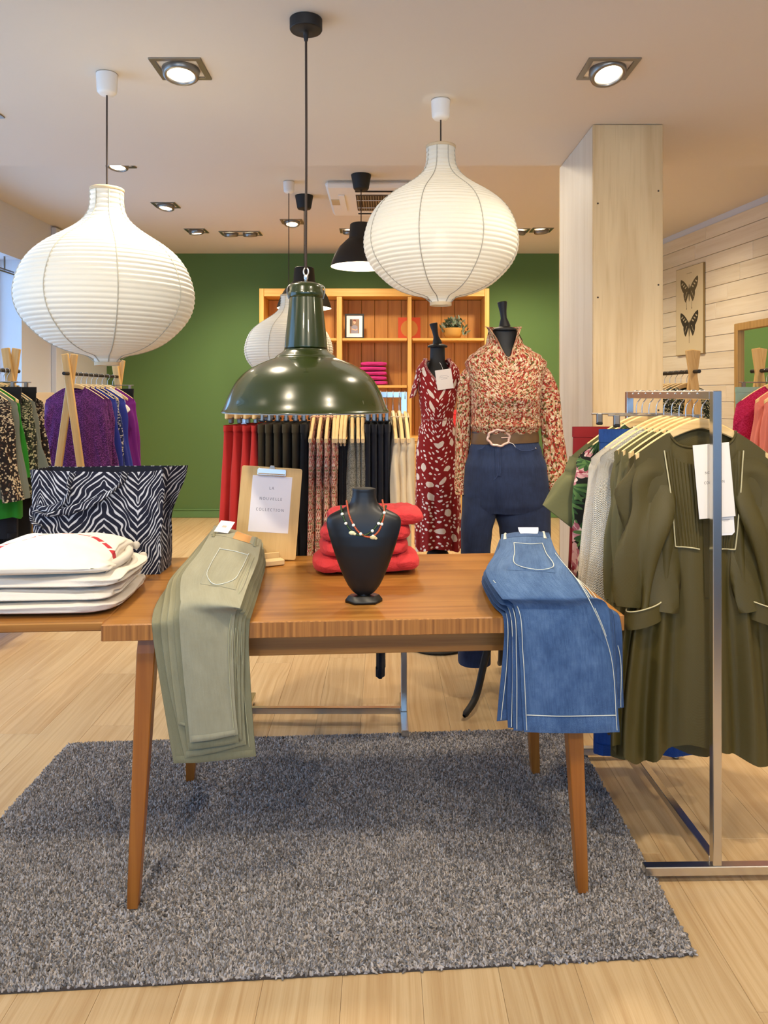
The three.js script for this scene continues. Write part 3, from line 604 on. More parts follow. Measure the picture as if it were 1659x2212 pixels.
{ // blue pile
  const G = 'blue jeans piled on the front right of the table', mat = [0xdde2ea, 0xd0d8e4, 0xe6ebf2, 0xffffff].map((c) => { const m = M.denimLight.clone(); m.color = rgb(c); return m; });
  const piles = [
    ['lowest pair of blue jeans, grey-blue edge showing on the right of the pile', [[1080, 1180, .03], [1060, 1225, .03], [1040, 1252, .028], [1062, 1300, .02], [1086, 1340, .01, 1], [1090, 1375], [1084, 1450], [1078, 1510], [1074, 1560]], [[1190, 1172, .03], [1215, 1215, .03], [1262, 1265, .025], [1300, 1300, .018], [1336, 1340, .01, 1], [1346, 1370], [1347, 1430], [1348, 1490], [1350, 1530]], 0.012, 0.012],
    ['second lowest pair of light blue jeans, narrow left edge showing', [[1078, 1170, .06], [1058, 1222, .056], [1041, 1246, .05], [1068, 1298, .035], [1094, 1338, .018, 1], [1100, 1372], [1098, 1450], [1096, 1520], [1098, 1574]], [[1188, 1164, .06], [1212, 1208, .056], [1256, 1258, .048], [1290, 1300, .034], [1324, 1340, .018, 1], [1330, 1372], [1333, 1440], [1336, 1510], [1338, 1566]], 0.012, 0.021],
    ['second pair from the top of the blue jeans, dark side seam showing left', [[1079, 1162, .09], [1060, 1212, .084], [1044, 1238, .073], [1075, 1294, .05], [1102, 1337, .026, 1], [1107, 1370], [1108, 1450], [1108, 1520], [1110, 1580]], [[1187, 1155, .09], [1206, 1196, .084], [1247, 1248, .071], [1280, 1295, .048], [1318, 1340, .026, 1], [1325, 1372], [1330, 1440], [1335, 1510], [1337, 1578]], 0.012, 0.03],
    ['topmost pair of light blue jeans with back pocket and round white label', [[1083, 1150, .125], [1078, 1180, .122], [1049, 1229, .106], [1084, 1288, .068], [1112, 1336, .035, 1], [1119, 1366], [1125, 1440], [1128, 1510], [1133, 1584]], [[1186, 1146, .125], [1200, 1184, .12], [1240, 1242, .098], [1272, 1288, .066], [1314, 1340, .035, 1], [1322, 1370], [1329, 1440], [1335, 1510], [1341, 1584]], 0.013, 0.04],
  ];
  piles.forEach(([label, L, R, th, out], i) => {
    const j = drapedTrousers(label, G, L, R, th, mat[i], 900 + i * 9, out, i === 3);
    j.strip('hem', 0.935, 0.999, 0.02, 0.98, 0.0025, mat[i], 28, 3);
    j.line('side_seam', [[0.15, 0.955], [0.4, 0.96], [0.7, 0.965], [0.99, 0.97]], M.stitchPale, 0.0012, 60);
    j.line('side_seam', [[0.3, 0.035], [0.5, 0.035], [0.7, 0.035], [0.99, 0.03]], M.stitchPale, 0.0012, 60);
    if (i < 3) return;
    j.line('hem_stitch', [[0.936, 0.04], [0.937, 0.35], [0.936, 0.65], [0.937, 0.97]], M.stitchPale, 0.0014, 60);
    j.strip('waistband', 0.003, 0.045, 0.03, 0.97, 0.004, mat[1], 20, 3);
    const pk = j.strip('back_pocket', 0.095, 0.245, 0.24, 0.8, 0.004, mat[3], 16, 12);
    j.line('pocket_stitch', [[0.1, 0.26], [0.16, 0.3], [0.225, 0.36], [0.245, 0.6], [0.225, 0.79], [0.16, 0.79], [0.1, 0.79]], M.stitchPale, 0.0013, 40, pk, 0.0056);
    j.line('pocket_stitch', [[0.1, 0.26], [0.112, 0.55], [0.1, 0.79]], M.stitchPale, 0.0013, 40, pk, 0.0056);
    for (const q of [0.08, 0.88]) j.strip('belt_loop', 0.0, 0.055, q - 0.03, q + 0.03, 0.008, M.stitchPale, 3, 4);
    const sh = new THREE.Shape(); sh.moveTo(-0.036, 0.014); sh.lineTo(0.036, 0.014); sh.quadraticCurveTo(0.036, -0.024, 0, -0.026); sh.quadraticCurveTo(-0.036, -0.024, -0.036, 0.014);
    const lb = part('label_card', extr(sh, 0.0014, 0.0002), M.paper, j.t, 'white half-round card label'); lb.position.copy(j.face(0.025, 0.56, 0.011)); lb.rotation.set(-0.75, 0, 0);
  });
}

// ---------------------------------------------------------------- folded garments
// a soft folded slab: squarish plan, layered sides, round front fold
function foldedGeo(w, h, d, { ev = 0.55, eh = 0.32, groove = 0.0, wob = 0.006, seed = 1, nu = 64, nv = 28, bulge = 0, planar = false, sag = 0 } = {}) {
  const sp = (x, e) => Math.sign(x) * Math.pow(Math.abs(x), e);
  return sheet(nu, nv, (u, v) => {
    const a = u * 2 * Math.PI, b = (v - 0.5) * Math.PI * -1, cb = Math.pow(Math.max(0, Math.cos(b)), ev), sb = sp(Math.sin(b), ev * 0.9);
    let x = w / 2 * cb * sp(Math.cos(a), eh), z = d / 2 * cb * sp(Math.sin(a), eh), y = h / 2 * sb;
    const nn = fbm(u, clamp(v, 0, 0.999), 7, 5, seed, 3) - 0.5, sideness = cb;
    const g = groove * Math.exp(-Math.pow(sb / 0.16, 2)) * (z > d * 0.4 ? 0.35 : 1);
    const r = 1 - g + nn * wob * 4 / Math.max(w, d) * sideness;
    x *= r; z *= r;
    const top = fbm(clamp(x / w + 0.5, 0, 0.999), clamp(z / d + 0.5, 0, 0.999), 4, 4, seed + 20, 3) - 0.5;
    if (sb > 0) y += top * wob + bulge * (1 - Math.pow(Math.abs(2 * x / w), 2.4)) * (1 - Math.pow(Math.abs(2 * z / d), 2.4)) * sb; else y *= 0.94;
    y -= sag * Math.pow(Math.abs(2 * x / w), 3) * 0.5;
    return [x, y + h / 2, z, planar ? x / w + 0.5 : a * w / 4, planar ? 0.5 - z / d : y + z];
  }, true);
}
{ // white sweatshirts on the left leaf
  const white = cloth({ color: 0xe2d9cb, bumpMap: fuzz, bumpScale: 0.0006 });
  const print = paint(1024, 1024, [1, 1], (x, w, h) => {
    x.fillStyle = '#e4dbcc'; x.fillRect(0, 0, w, h);
    x.strokeStyle = '#b3232f'; x.lineWidth = 46; x.lineCap = 'butt';
    const cx = 0.55 * w, cy = 0.98 * h, rx = 0.47 * w, ry = 0.52 * h;
    [[3.32, 3.62], [3.66, 3.8], [3.83, 4.05], [4.08, 4.28], [4.32, 4.62], [4.66, 4.84], [4.9, 5.12], [5.15, 5.34], [5.38, 5.55], [5.6, 5.78]].forEach(([a, b], i) => { x.lineWidth = i ? (i % 2 ? 50 : 38) : 26; x.beginPath(); x.ellipse(cx, cy, rx, ry, 0, a, b); x.stroke(); });
  });
  const G = 'white sweatshirts folded on the left table leaf', px = -0.985, z0 = -2.335;
  const LB = ['lowest folded white sweatshirt lying directly on the table leaf', 'second folded white sweatshirt from the bottom of the stack', 'third folded white sweatshirt, just below the one with red print', 'topmost folded white sweatshirt with an arched red print'];
  const Y = [0, 0.036, 0.072, 0.107];
  for (let i = 0; i < 4; i++) {
    const t = thing('folded_sweatshirt', LB[i], 'sweatshirt', [px + [0.005, -0.002, 0.006, -0.004][i], TABLE_Y + Y[i], z0 + [0, 0.004, -0.004, 0.01][i]], 0.06 + [0.0, 0.02, -0.02, 0.05][i], G);
    const top = i === 3;
    part('body', foldedGeo(top ? 0.42 : 0.44, top ? 0.056 : 0.043, top ? 0.38 : 0.4, { groove: top ? 0.025 : 0.05, wob: top ? 0.026 : 0.024, seed: 1000 + i * 13, ev: top ? 0.72 : 0.72, bulge: top ? 0.03 : 0, planar: top, nu: 96, nv: 36 }), top ? cloth({ map: print, bumpMap: null }) : white, t);
    // a rolled sleeve showing as a fold along the right side
    part('sleeve', tube([[0.17, 0.022, -0.15], [0.2, 0.024, -0.05], [0.198, 0.022, 0.06], [0.17, 0.02, 0.15]], 0.0135, 30, 12).translate(0, -0.002, 0), white, t);
    part('cuff', lathe([[0, 0.012], [0.011, 0.01], [0.013, 0], [0.011, -0.01], [0, -0.012]], 14).rotateX(Math.PI / 2).translate(0.197, 0.022, -0.168), white, t);
  }
}
{ // red mohair sweaters behind the bust
  const red = cloth({ color: 0xd2383a, bumpMap: fuzz, bumpScale: 0.002, sheen: 0.8, sheenColor: rgb(0xff8a80) });
  const G = 'red fluffy sweaters stacked behind the bust', c = deck(789, 1246);
  const S = [['lowest red fluffy sweater, the widest of the stack', 0, 0, 0.365, 0.07, 0.26, 0], ['second red fluffy sweater from the bottom, rounded folds', -0.012, 0.056, 0.3, 0.064, 0.24, 0.03], ['third red fluffy sweater from the bottom behind the bust', -0.002, 0.108, 0.31, 0.062, 0.24, -0.03], ['topmost red fluffy sweater, bulging out right of the bust', 0.028, 0.158, 0.33, 0.066, 0.23, 0.04]];
  S.forEach(([label, x, y, w, h, d, turn], i) => {
    const t = thing('fluffy_sweater', label, 'sweater', [c.x + x, TABLE_Y + y, c.z - 0.125], TURN + turn, G);
    part('body', foldedGeo(w * 0.98, h, d, { ev: 0.75, eh: 0.5, groove: 0.0, wob: 0.016, seed: 1100 + i * 7 }), red, t);
    for (const s of [-1, 1]) part('sleeve', foldedGeo(0.115, h * 1.04, d * 0.93, { ev: 0.95, eh: 0.75, wob: 0.014, seed: 1150 + i * 5 + s }).translate(s * (w / 2 - 0.052), s > 0 ? 0.003 : -0.002, 0.012), red, t);
  });
}
// ---------------------------------------------------------------- necklace bust
{
  const k = 2.305 / FOCAL, o = deck(786, 1300), t = thing('necklace_bust', 'black leather-look necklace bust on a small plinth in front of red sweaters', 'display bust', [o.x, TABLE_Y, o.z]);
  const skin = phys({ color: 0x101114, roughness: 0.42 });
  // [pixel row, half width, half depth, forward shift]
  const rows = [[1061, 25, 22, -2], [1062.5, 26.2, 23, -2], [1066, 25, 22, -2], [1078, 25.5, 22, -1], [1090, 29, 23, 0], [1098, 36, 24, 1], [1105, 48, 25, 2], [1111, 62, 26, 3], [1117, 73, 26.5, 4], [1123, 78.5, 27, 5], [1131, 80.5, 28, 6], [1142, 79.5, 29, 7], [1160, 75, 30, 8], [1180, 69, 30, 8], [1205, 61, 28, 7], [1230, 52, 25, 5], [1252, 43, 21, 4], [1270, 34, 17, 2], [1283, 24, 12, 1], [1292, 12, 7, 0]];
  const Y = (py) => (1306 - py) * k;
  const row = (py) => { let i = 0; while (i < rows.length - 2 && rows[i + 1][0] < py) i++; const a = rows[i], b = rows[i + 1], f = clamp((py - a[0]) / (b[0] - a[0])); return a.map((x, j) => lerp(x, b[j], f)); };
  const P = (ang, py) => { const r = row(py), c = Math.cos(ang), s = Math.sin(ang); return [r[1] * k * Math.sign(c) * Math.pow(Math.abs(c), 0.9), Y(py), r[3] * k + r[2] * k * Math.sign(s) * Math.pow(Math.abs(s), 0.95) * (s > 0 ? 1 : 0.45)]; };
  const body = sheet(56, 70, (u, v) => { const py = lerp(1061, 1292, Math.pow(v, 1.05)); return P(-u * 2 * Math.PI, py); }, true);
  const r0 = row(1061);
  part('body', body, skin, t);
  part('neck_cap', new THREE.SphereGeometry(1, 32, 10).scale(26 * k, 3 * k, 19 * k).translate(0, Y(1062), -2 * k), std({ color: 0x2a2b2a, roughness: 0.6 }), t);
  const hx = (w, d) => [[-w, 0], [-w * 0.55, d], [w * 0.55, d], [w, 0], [w * 0.75, -d * 0.8], [-w * 0.75, -d * 0.8]];
  const low = hx(0.056, 0.036), up = hx(0.046, 0.024), ring = [];
  part('plinth', (() => { const g = sheet(6, 3, (u, v, i, j) => { const p = low[i % 6], q = up[i % 6], m = [[0, 0, 0], [p[0], 0, p[1]], [p[0], 0.008, p[1]], [q[0], 0.021, q[1]]][j]; return m; }); const cap = new THREE.ShapeGeometry(poly(up.map(([a, b]) => [a, -b]))).rotateX(-Math.PI / 2).translate(0, 0.021, 0); return mergeGeometries([triUV(g), triUV(cap)]); })().rotateY(0.12), std({ color: 0x121212, roughness: 0.4, side: THREE.DoubleSide }), t);
  part('neck_support', rod([0, 0.02, 0], [0, 0.03, 0], 0.014), skin, t);
  const onBust = (px, py, up = 0.003) => { const r = row(py), x = (px - 786) * k, f = clamp(Math.abs(x) / (r[1] * k), 0, 0.995); return V(x, Y(py), r[3] * k + r[2] * k * Math.pow(1 - f * f, 0.48) + up); };
  const neck = (label, pts, col, white, pend, pcol) => {
    const n = thing('necklace', label, 'necklace', [o.x, TABLE_Y, o.z]);
    const m = std({ color: col, roughness: 0.35 }), cv = curve(pts.map(([x, y]) => onBust(x, y, 0.0035)));
    part('strand', new THREE.TubeGeometry(cv, 160, 0.0024, 8), m, n);
    const bead = new THREE.SphereGeometry(0.0031, 10, 8), N = 54;
    for (let i = 0; i <= N; i++) part('bead', bead, m, n).position.copy(cv.getPointAt(i / N));
    for (const f of white) part('pearl', new THREE.SphereGeometry(0.0048, 14, 10), std({ color: 0xf4efe2, roughness: 0.25 }), n).position.copy(cv.getPointAt(f)).add(V(0, 0, 0.002));
    const c = cv.getPointAt(pend); part('charm', new THREE.SphereGeometry(1, 14, 10).scale(0.0095, 0.0062, 0.005).translate(c.x, c.y - 0.003, c.z + 0.003), std({ color: pcol, roughness: 0.35 }), n);
    part('charm', new THREE.SphereGeometry(1, 12, 8).scale(0.005, 0.0042, 0.004).translate(c.x + 0.008, c.y - 0.006, c.z + 0.003), std({ color: pcol, roughness: 0.35 }), n);
  };
  neck('orange-red beaded necklace with white pearls on the black bust', [[749, 1088], [755, 1112], [765, 1134], [777, 1149], [790, 1157], [804, 1158], [818, 1147], [826, 1128], [830, 1108], [826, 1086]], 0xb5532f, [0.3, 0.42, 0.56, 0.72, 0.85], 0.56, 0xd9c38f);
  neck('dark green beaded necklace with white pearls on the black bust', [[737, 1098], [741, 1113], [749, 1131], [760, 1146], [773, 1154], [787, 1155], [801, 1149], [815, 1135], [825, 1119], [834, 1098]], 0x25401b, [0.13, 0.25, 0.63, 0.74], 0.37, 0xe3e0b4);
}
// ---------------------------------------------------------------- clipboard sign
{
  const o = deck(572, 1213), t = thing('clipboard_sign', 'wooden clipboard standing upright with white sheet reading LA NOUVELLE COLLECTION', 'clipboard', [o.x, TABLE_Y + 0.002, o.z]);
  const g = new THREE.Group(); // only sets the lean of the parts below
  const lean = new THREE.Matrix4().makeRotationFromEuler(new THREE.Euler(-0.16, 0.1, -0.075, 'YXZ'));
  const W = 0.226, H = 0.338, add = (n, geo, m, l) => { const p = part(n, geo.applyMatrix4(lean), m, t, l); p.geometry.translate(0, 0.01, 0); return p; };
  add('board', triUV(extr(roundRect(W, H, 0.009), 0.005, 0.0008), 'y').translate(0, H / 2, -0.005), std({ map: wood(0xdcb878, 0xc29a58, [0.6, 0.3], 1201, 14, 0.4, [512, 256]), roughness: 0.55 }));
  const txt = paint(724, 1024, [0.148, 0.209], (x, w, h) => {
    x.fillStyle = '#f1edf0'; x.fillRect(0, 0, w, h); x.fillStyle = '#6a6a74'; x.textAlign = 'center'; x.font = '70px sans-serif';
    const sp = (s, y, gap) => { const ws = [...s].map((c) => x.measureText(c).width), tot = ws.reduce((a, b) => a + b, 0) + gap * (s.length - 1); let q = w / 2 - tot / 2; x.textAlign = 'left'; [...s].forEach((c, i) => { x.fillText(c, q, y); q += ws[i] + gap; }); };
    sp('LA', 245, 12); sp('NOUVELLE', 440, 12); sp('COLLECTION', 640, 12);
  });
  const sheetGeo = new THREE.PlaneGeometry(0.148, 0.209); { const u = sheetGeo.attributes.uv; for (let i = 0; i < 4; i++) u.setXY(i, u.getX(i) * 0.148, u.getY(i) * 0.209); }
  add('paper', triUV(cbox(0.149, 0.21, 0.0008, 0.0002)).translate(0.004, 0.2, 0.0005), M.paper);
  add('printed_sheet', sheetGeo.translate(0.004, 0.2, 0.0011), std({ map: txt, roughness: 0.85 }), 'LA NOUVELLE COLLECTION print');
  add('clip_plate', triUV(extr(roundRect(0.105, 0.026, 0.006), 0.006, 0.0015)).translate(0.0, 0.318, 0.0015), M.chrome);
  add('clip_roll', rod([-0.05, 0.309, 0.008], [0.05, 0.309, 0.008], 0.0055), M.chrome);
  add('clip_tab', triUV(extr(poly([[-0.014, 0], [0.014, 0], [0.006, 0.017], [-0.006, 0.017]]), 0.003, 0.0008)).translate(0, 0.327, 0.001), M.steel);
  const b = deck(590, 1222), s = thing('wooden_stand', 'small pale wooden block holding up the clipboard', 'stand', [b.x, TABLE_Y + 0.002, b.z - 0.004], 0.5);
  part('block', triUV(cbox(0.075, 0.02, 0.04, 0.003)).translate(0, 0.01, 0), std({ color: 0xd9bb88, roughness: 0.7 }), s);
  part('back_stop', triUV(cbox(0.07, 0.03, 0.008, 0.002)).translate(0, 0.024, -0.03), std({ color: 0xd0b27c, roughness: 0.7 }), s);
}
// ---------------------------------------------------------------- zebra tote bag
{
  const fl = deck(76, 1240), fr = deck(342, 1243), w = fr.x - fl.x, d = 0.15, h = 0.362;
  const t = thing('tote_bag', 'large zebra striped velvet tote bag in navy and white on the table', 'bag', [(fl.x + fr.x) / 2, TABLE_Y, (fl.z + fr.z) / 2 - d / 2], 0.03);
  const F = (u, v) => {  // u round the bag, v from the bottom up
    const a = u * 4, s = Math.floor(a) % 4, f = a - Math.floor(a), e = 1 + 0.05 * v * v, hw = w / 2 * e, hd = d / 2 * (1 - 0.12 * v + 0.1 * v * v);
    const soft = (k) => lerp(k, 0.5 - 0.5 * Math.cos(Math.PI * k), 0.5);
    let x, z;
    if (s === 0) { x = lerp(-hw, hw, soft(f)); z = hd; } else if (s === 1) { x = hw; z = lerp(hd, -hd, soft(f)); } else if (s === 2) { x = lerp(hw, -hw, soft(f)); z = -hd; } else { x = -hw; z = lerp(-hd, hd, soft(f)); }
    const n = fbm(u, clamp(v, 0, 0.99), 12, 6, 1301, 3) - 0.5, n2 = fbm(u, clamp(v, 0, 0.99), 5, 3, 1310, 2) - 0.5;
    z += (s === 0 ? 1 : s === 2 ? -1 : 0) * (0.012 * Math.sin(Math.PI * f) * (1 - v * 0.4) + n * 0.012 + n2 * 0.016);
    if (s === 1) x += -0.022 * Math.sin(Math.PI * f) * smooth(0.1, 0.8, v) + n * 0.016 + 0.05 * smooth(0.45, 1, v) * smooth(0.25, 0.95, f);
    if (s === 2) x += 0.05 * smooth(0.45, 1, v) * smooth(0.7, 0, f);
    if (s === 3) x += 0.02 * Math.sin(Math.PI * f) * v + n * 0.016;
    x += n2 * 0.01;
    const y = h * v + (n2 * 0.02 - 0.008 * Math.sin(Math.PI * f) * (s % 2 === 0 ? 1 : 0)) * smooth(0.75, 1, v);
    return [x, y, z, [0, w, w + d, 2 * w + d][s] + f * (s % 2 ? d : w) * 1.0 + 0.05, v * h];
  };
  part('body', sheet(120, 44, F, true), M.zebra, t);
  part('base', triUV(cbox(w * 0.98, 0.006, d * 0.98, 0.002)).translate(0, 0.004, 0), M.zebra, t);
  part('lining', sheet(60, 8, (u, v) => { const p = F(u, 0.6 + 0.395 * v); return [p[0] * 0.985, p[1], p[2] * 0.96, p[3], p[4]]; }, true), std({ color: 0x1a1d2c, roughness: 1, side: THREE.DoubleSide }), t);
  const bag = (px, py, dz) => { const p = at(px, py, -t.position.z - d / 2 - dz); return p.sub(t.position); };
  const ribbon = (pts, wd) => { const cv = curve(pts), tw = (s) => 0.6 + 4.5 * s; return sheet(10, 70, (u, v) => { const p = cv.getPoint(v), tn = cv.getTangent(v), side = tn.clone().cross(V(0, 0, 1)).normalize(), nn = side.clone().cross(tn), a = u * 2 * Math.PI, q = tw(v); const ax = side.clone().multiplyScalar(Math.cos(q)).addScaledVector(nn, Math.sin(q)), bx2 = side.clone().multiplyScalar(-Math.sin(q)).addScaledVector(nn, Math.cos(q)); p.addScaledVector(ax, Math.cos(a) * wd).addScaledVector(bx2, Math.sin(a) * wd * 0.4); return [p.x, p.y, p.z, u * 0.06, v * 0.5]; }, true); };
  part('handle', ribbon([bag(268, 1020, 0.012), bag(258, 1045, 0.02), bag(228, 1068, 0.026), bag(185, 1090, 0.028), bag(140, 1104, 0.028), bag(100, 1112, 0.02), bag(76, 1102, 0.0)], 0.014), M.zebra, t);
  part('handle', ribbon([bag(156, 1022, 0.012), bag(148, 1045, 0.018), bag(146, 1066, 0.02), bag(128, 1090, 0.022), bag(96, 1100, 0.014), bag(74, 1095, -0.01), bag(72, 1125, -0.002), bag(92, 1140, 0.014)], 0.012), M.zebra, t);
}
// ---------------------------------------------------------------- prints of the clothes
function blobs(bg, n, seed, draw, px = 512, size = 0.25) {   // a print that wraps round at its edges
  return paint(px, px, [size, size], (x, w, h) => {
    x.fillStyle = bg; x.fillRect(0, 0, w, h); reseed(seed);
    for (let i = 0; i < n; i++) { const X = rnd() * w, Y = rnd() * h, st = seedState; for (const dx of [-w, 0, w]) for (const dy of [-h, 0, h]) { if (Math.abs(X + dx - w / 2) > w * 0.62 || Math.abs(Y + dy - h / 2) > h * 0.62) continue; seedState = st; x.save(); x.translate(X + dx, Y + dy); draw(x, i); x.restore(); } seedState = st; rnd(); rnd(); rnd(); rnd(); rnd(); rnd(); rnd(); }
  });
}
const pick = (a) => a[Math.floor(rnd() * a.length) % a.length];
const ell = (x, rx, ry, c) => { x.fillStyle = c; x.beginPath(); x.ellipse(0, 0, rx, ry, rnd() * 3.2, 0, 6.3); x.fill(); };
const ditsy = (seed, cols, bg) => blobs(bg, 1250, seed, (x) => ell(x, rr(7, 14), rr(5, 9), pick(cols)), 512, 0.24);
const blouseTex = ditsy(31, ['#a8301f', '#b5422c', '#a32417', '#c96a52', '#f3e8d4', '#f6ecdb', '#6c6a2e', '#4f5126', '#d98f80', '#8c1f17', '#7c1a14', '#f5ead8', '#b8452c'], '#d9c19c');
const dressFloral = ditsy(37, ['#b2392b', '#b02a20', '#cf6f62', '#e0ab96', '#efe1cc', '#79803f', '#e6c2a6', '#c4442d', '#8c2a1f', '#4a4a2a', '#3f4426'], '#d2ab8c');
const redDress = paint(768, 768, [0.55, 0.55], (x, w, h) => {
  x.fillStyle = '#8d1210'; x.fillRect(0, 0, w, h); reseed(43); const done = [];
  for (let i = 0; i < 5000 && done.length < 330; i++) {
    const r = done.length < 22 ? rr(28, 40) : rr(8, 15), X = rnd() * w, Y = rnd() * h, tilt = rnd() * 3;
    const near = (a, b) => Math.min(Math.abs(a - b), w - Math.abs(a - b));
    if (done.some((d) => Math.hypot(near(d[0], X), near(d[1], Y)) < (d[2] + r) * 1.05)) continue;
    done.push([X, Y, r]); x.fillStyle = r > 20 ? '#ecd9c6' : '#f6e8dc';
    for (const dx of [-w, 0, w]) for (const dy of [-h, 0, h]) { x.beginPath(); for (let k = 0; k < 9; k++) { const a = k / 9 * 6.283, q = r * (0.72 + 0.4 * hash(i, k, 5)), e = [Math.cos(a) * q * 0.8, Math.sin(a) * q]; x[k ? 'lineTo' : 'moveTo'](X + dx + e[0] * Math.cos(tilt) - e[1] * Math.sin(tilt), Y + dy + e[0] * Math.sin(tilt) + e[1] * Math.cos(tilt)); } x.closePath(); x.fill(); }
  }
});
const leopard = (seed, bg, b, a) => blobs(bg, 900, seed, (x, i) => ell(x, rr(5, 11), rr(3.5, 7), i % 4 ? a : b), 512, 0.26);
const peony = blobs('#15170f', 84, 59, (x, i) => {
  if (i % 2) { x.rotate(rnd() * 6.3); for (let k = 0; k < 7; k++) { x.rotate(0.34); x.fillStyle = k % 2 ? '#33542c' : '#55773e'; x.beginPath(); x.ellipse(0, 46, 9, 46, 0, 0, 6.3); x.fill(); } }
  else { for (let k = 0; k < 16; k++) { x.save(); x.rotate(k * 0.8); x.fillStyle = ['#d9a6a0', '#c58085', '#e8cbbd', '#b0606a'][k % 4]; x.beginPath(); x.ellipse(0, 34 - k * 1.6, 17, 25 - k, 0, 0, 6.3); x.fill(); x.restore(); } ell(x, 9, 9, '#8f2b35'); }
}, 768, 0.44);
const stripes = paint(256, 256, [0.1, 0.1], (x, w, h) => { x.fillStyle = '#ece6ea'; x.fillRect(0, 0, w, h); x.fillStyle = '#7b7690'; for (let i = 0; i < 4; i++) x.fillRect(i * 64, 0, 16, h); });
const knitM = (c, o = {}) => cloth({ color: c, bumpMap: knitBump, bumpScale: 0.0016, ...o });
const plain = (c, o = {}) => cloth({ color: c, bumpMap: twillBump, bumpScale: 0.0003, ...o });
const printM = (map, o = {}) => cloth({ map, ...o });
const C = {
  olive: plain(0x4b4011, { sheen: 0, roughness: 0.6 }), olivePale: plain(0x6a6239, { roughness: 0.65 }), oliveTee: plain(0x6b6a44), trim: std({ color: 0xc9bd92, roughness: 0.9 }),
  cream: knitM(0xe2d8c5), waffle: knitM(0xe5dece, { bumpScale: 0.004 }), beige: plain(0xcdb894), red: plain(0xc42a22), redDark: plain(0x8d1a1c), cargo: plain(0x3d3219), black: plain(0x08080b), navy: plain(0x0d0f18),
  tweed: cloth({ map: speckle(0x55513f, 0xa39d88, 0.08, 40, 61), bumpMap: fuzz, bumpScale: 0.001 }),
  purple: cloth({ map: speckle(0x3c0f45, 0x7d3a86, 0.12, 44, 63, 0.35, 0.75), bumpMap: fuzz, bumpScale: 0.001, sheen: 0.6, sheenColor: rgb(0xb070c0) }),
  magenta: cloth({ map: speckle(0xa8063f, 0xc42a5e, 0.1, 30, 64), bumpMap: fuzz, bumpScale: 0.0016, sheen: 0.5 }), pink: plain(0xe0806f), rose: plain(0xb24d8f), cobalt: plain(0x27358f), violet: plain(0x6c1478), mint: plain(0x8fae9c),
  green: plain(0x1e7a16), greyGreen: plain(0x6f7468), white: plain(0xe6e2da), blouse: printM(blouseTex, { color: 0xdcd0c2 }), floral: printM(dressFloral), redDress: printM(redDress), peony: printM(peony), stripe: printM(stripes),
  leopardBrown: printM(leopard(71, '#1d1310', '#4d2f1f', '#cdb894')), leopardGreen: printM(leopard(73, '#1b1f12', '#4f5632', '#b9b08a')), leopardBlue: printM(leopard(74, '#1f2a5a', '#3b4a78', '#d8cfc0')),
};
// ---------------------------------------------------------------- hangers
const hangerWood = std({ map: wood(0xe3c38a, 0xcda465, [0.5, 0.1], 1401, 8, 0.3, [256, 128]), roughness: 0.45 });
const hangerDark = std({ color: 0xb98b4c, roughness: 0.5 });
const DROP = 0.108, BOW = 1.4;   // how far the hanger arms fall towards their ends, and their curve
const HOOK = 0.082;        // from the bar down to the top of the hanger
const protoHanger = new THREE.Group(), protoClip = new THREE.Group();
{
  const s = new THREE.Shape(), N = 12, top = (x) => -DROP * Math.pow(Math.abs(x) / 0.2, BOW), low = (x) => top(x) - lerp(0.026, 0.013, Math.abs(x) / 0.2);
  for (let i = 0; i <= 2 * N; i++) { const x = lerp(-0.2, 0.2, i / (2 * N)); s[i ? 'lineTo' : 'moveTo'](x, top(x)); }
  for (let i = 2 * N; i >= 0; i--) { const x = lerp(-0.2, 0.2, i / (2 * N)); s.lineTo(x, low(x)); }
  part('arms', triUV(extr(s, 0.014, 0.003)).translate(0, -HOOK, -0.007), hangerWood, protoHanger);
  const hook = tube([[0, -HOOK - 0.004, 0], [0, -0.055, 0], [0.004, -0.04, 0], [0.0145, -0.026, 0], [0.0165, -0.01, 0], [0.008, 0.003, 0], [-0.006, 0.003, 0], [-0.0155, -0.008, 0]], 0.0019, 40, 7);
  part('hook', hook, M.chrome, protoHanger);
  part('lower_bar', rod([-0.165, -HOOK - 0.135, 0], [0.165, -HOOK - 0.135, 0], 0.005, 10), hangerWood, protoHanger);
  for (const q of [-1, 1]) part('bar_strut', tube([[q * 0.165, -HOOK - 0.095, 0], [q * 0.174, -HOOK - 0.118, 0], [q * 0.165, -HOOK - 0.135, 0]], 0.004, 10, 6), hangerWood, protoHanger);
  part('hook', hook.clone(), M.chrome, protoClip);
  part('bar', rod([-0.17, -HOOK, 0], [0.17, -HOOK, 0], 0.0035, 10), M.chrome, protoClip);
  for (const q of [-0.14, 0.14]) { part('clip', triUV(cbox(0.022, 0.042, 0.016, 0.004)).translate(q, -HOOK - 0.018, 0), M.steel, protoClip); part('clip_pad', triUV(cbox(0.02, 0.012, 0.024, 0.003)).translate(q, -HOOK - 0.036, 0), M.black, protoClip); }
}
const protoBar = new THREE.Group();
part('hook', protoHanger.children[1].geometry.clone(), M.chrome, protoBar);
part('wooden_bar', triUV(cbox(0.36, 0.032, 0.013, 0.004)).translate(0, -HOOK - 0.014, 0), hangerWood, protoBar);
for (const q of [-0.13, 0.13]) part('clip', triUV(cbox(0.02, 0.03, 0.018, 0.004)).translate(q, -HOOK - 0.034, 0), M.steel, protoBar);
function hanger(label, pos, turn, group, clip) {
  const c = (clip === 2 ? protoBar : clip ? protoClip : protoHanger).clone(); c.name = numbered(clip === 2 ? 'trouser_hanger' : clip ? 'clip_hanger' : 'clothes_hanger'); scene.add(c);
  if (pos.isVector3) c.position.copy(pos); else c.position.set(...pos);
  c.rotation.y = turn; return tag(c, label, 'hanger', group);
}
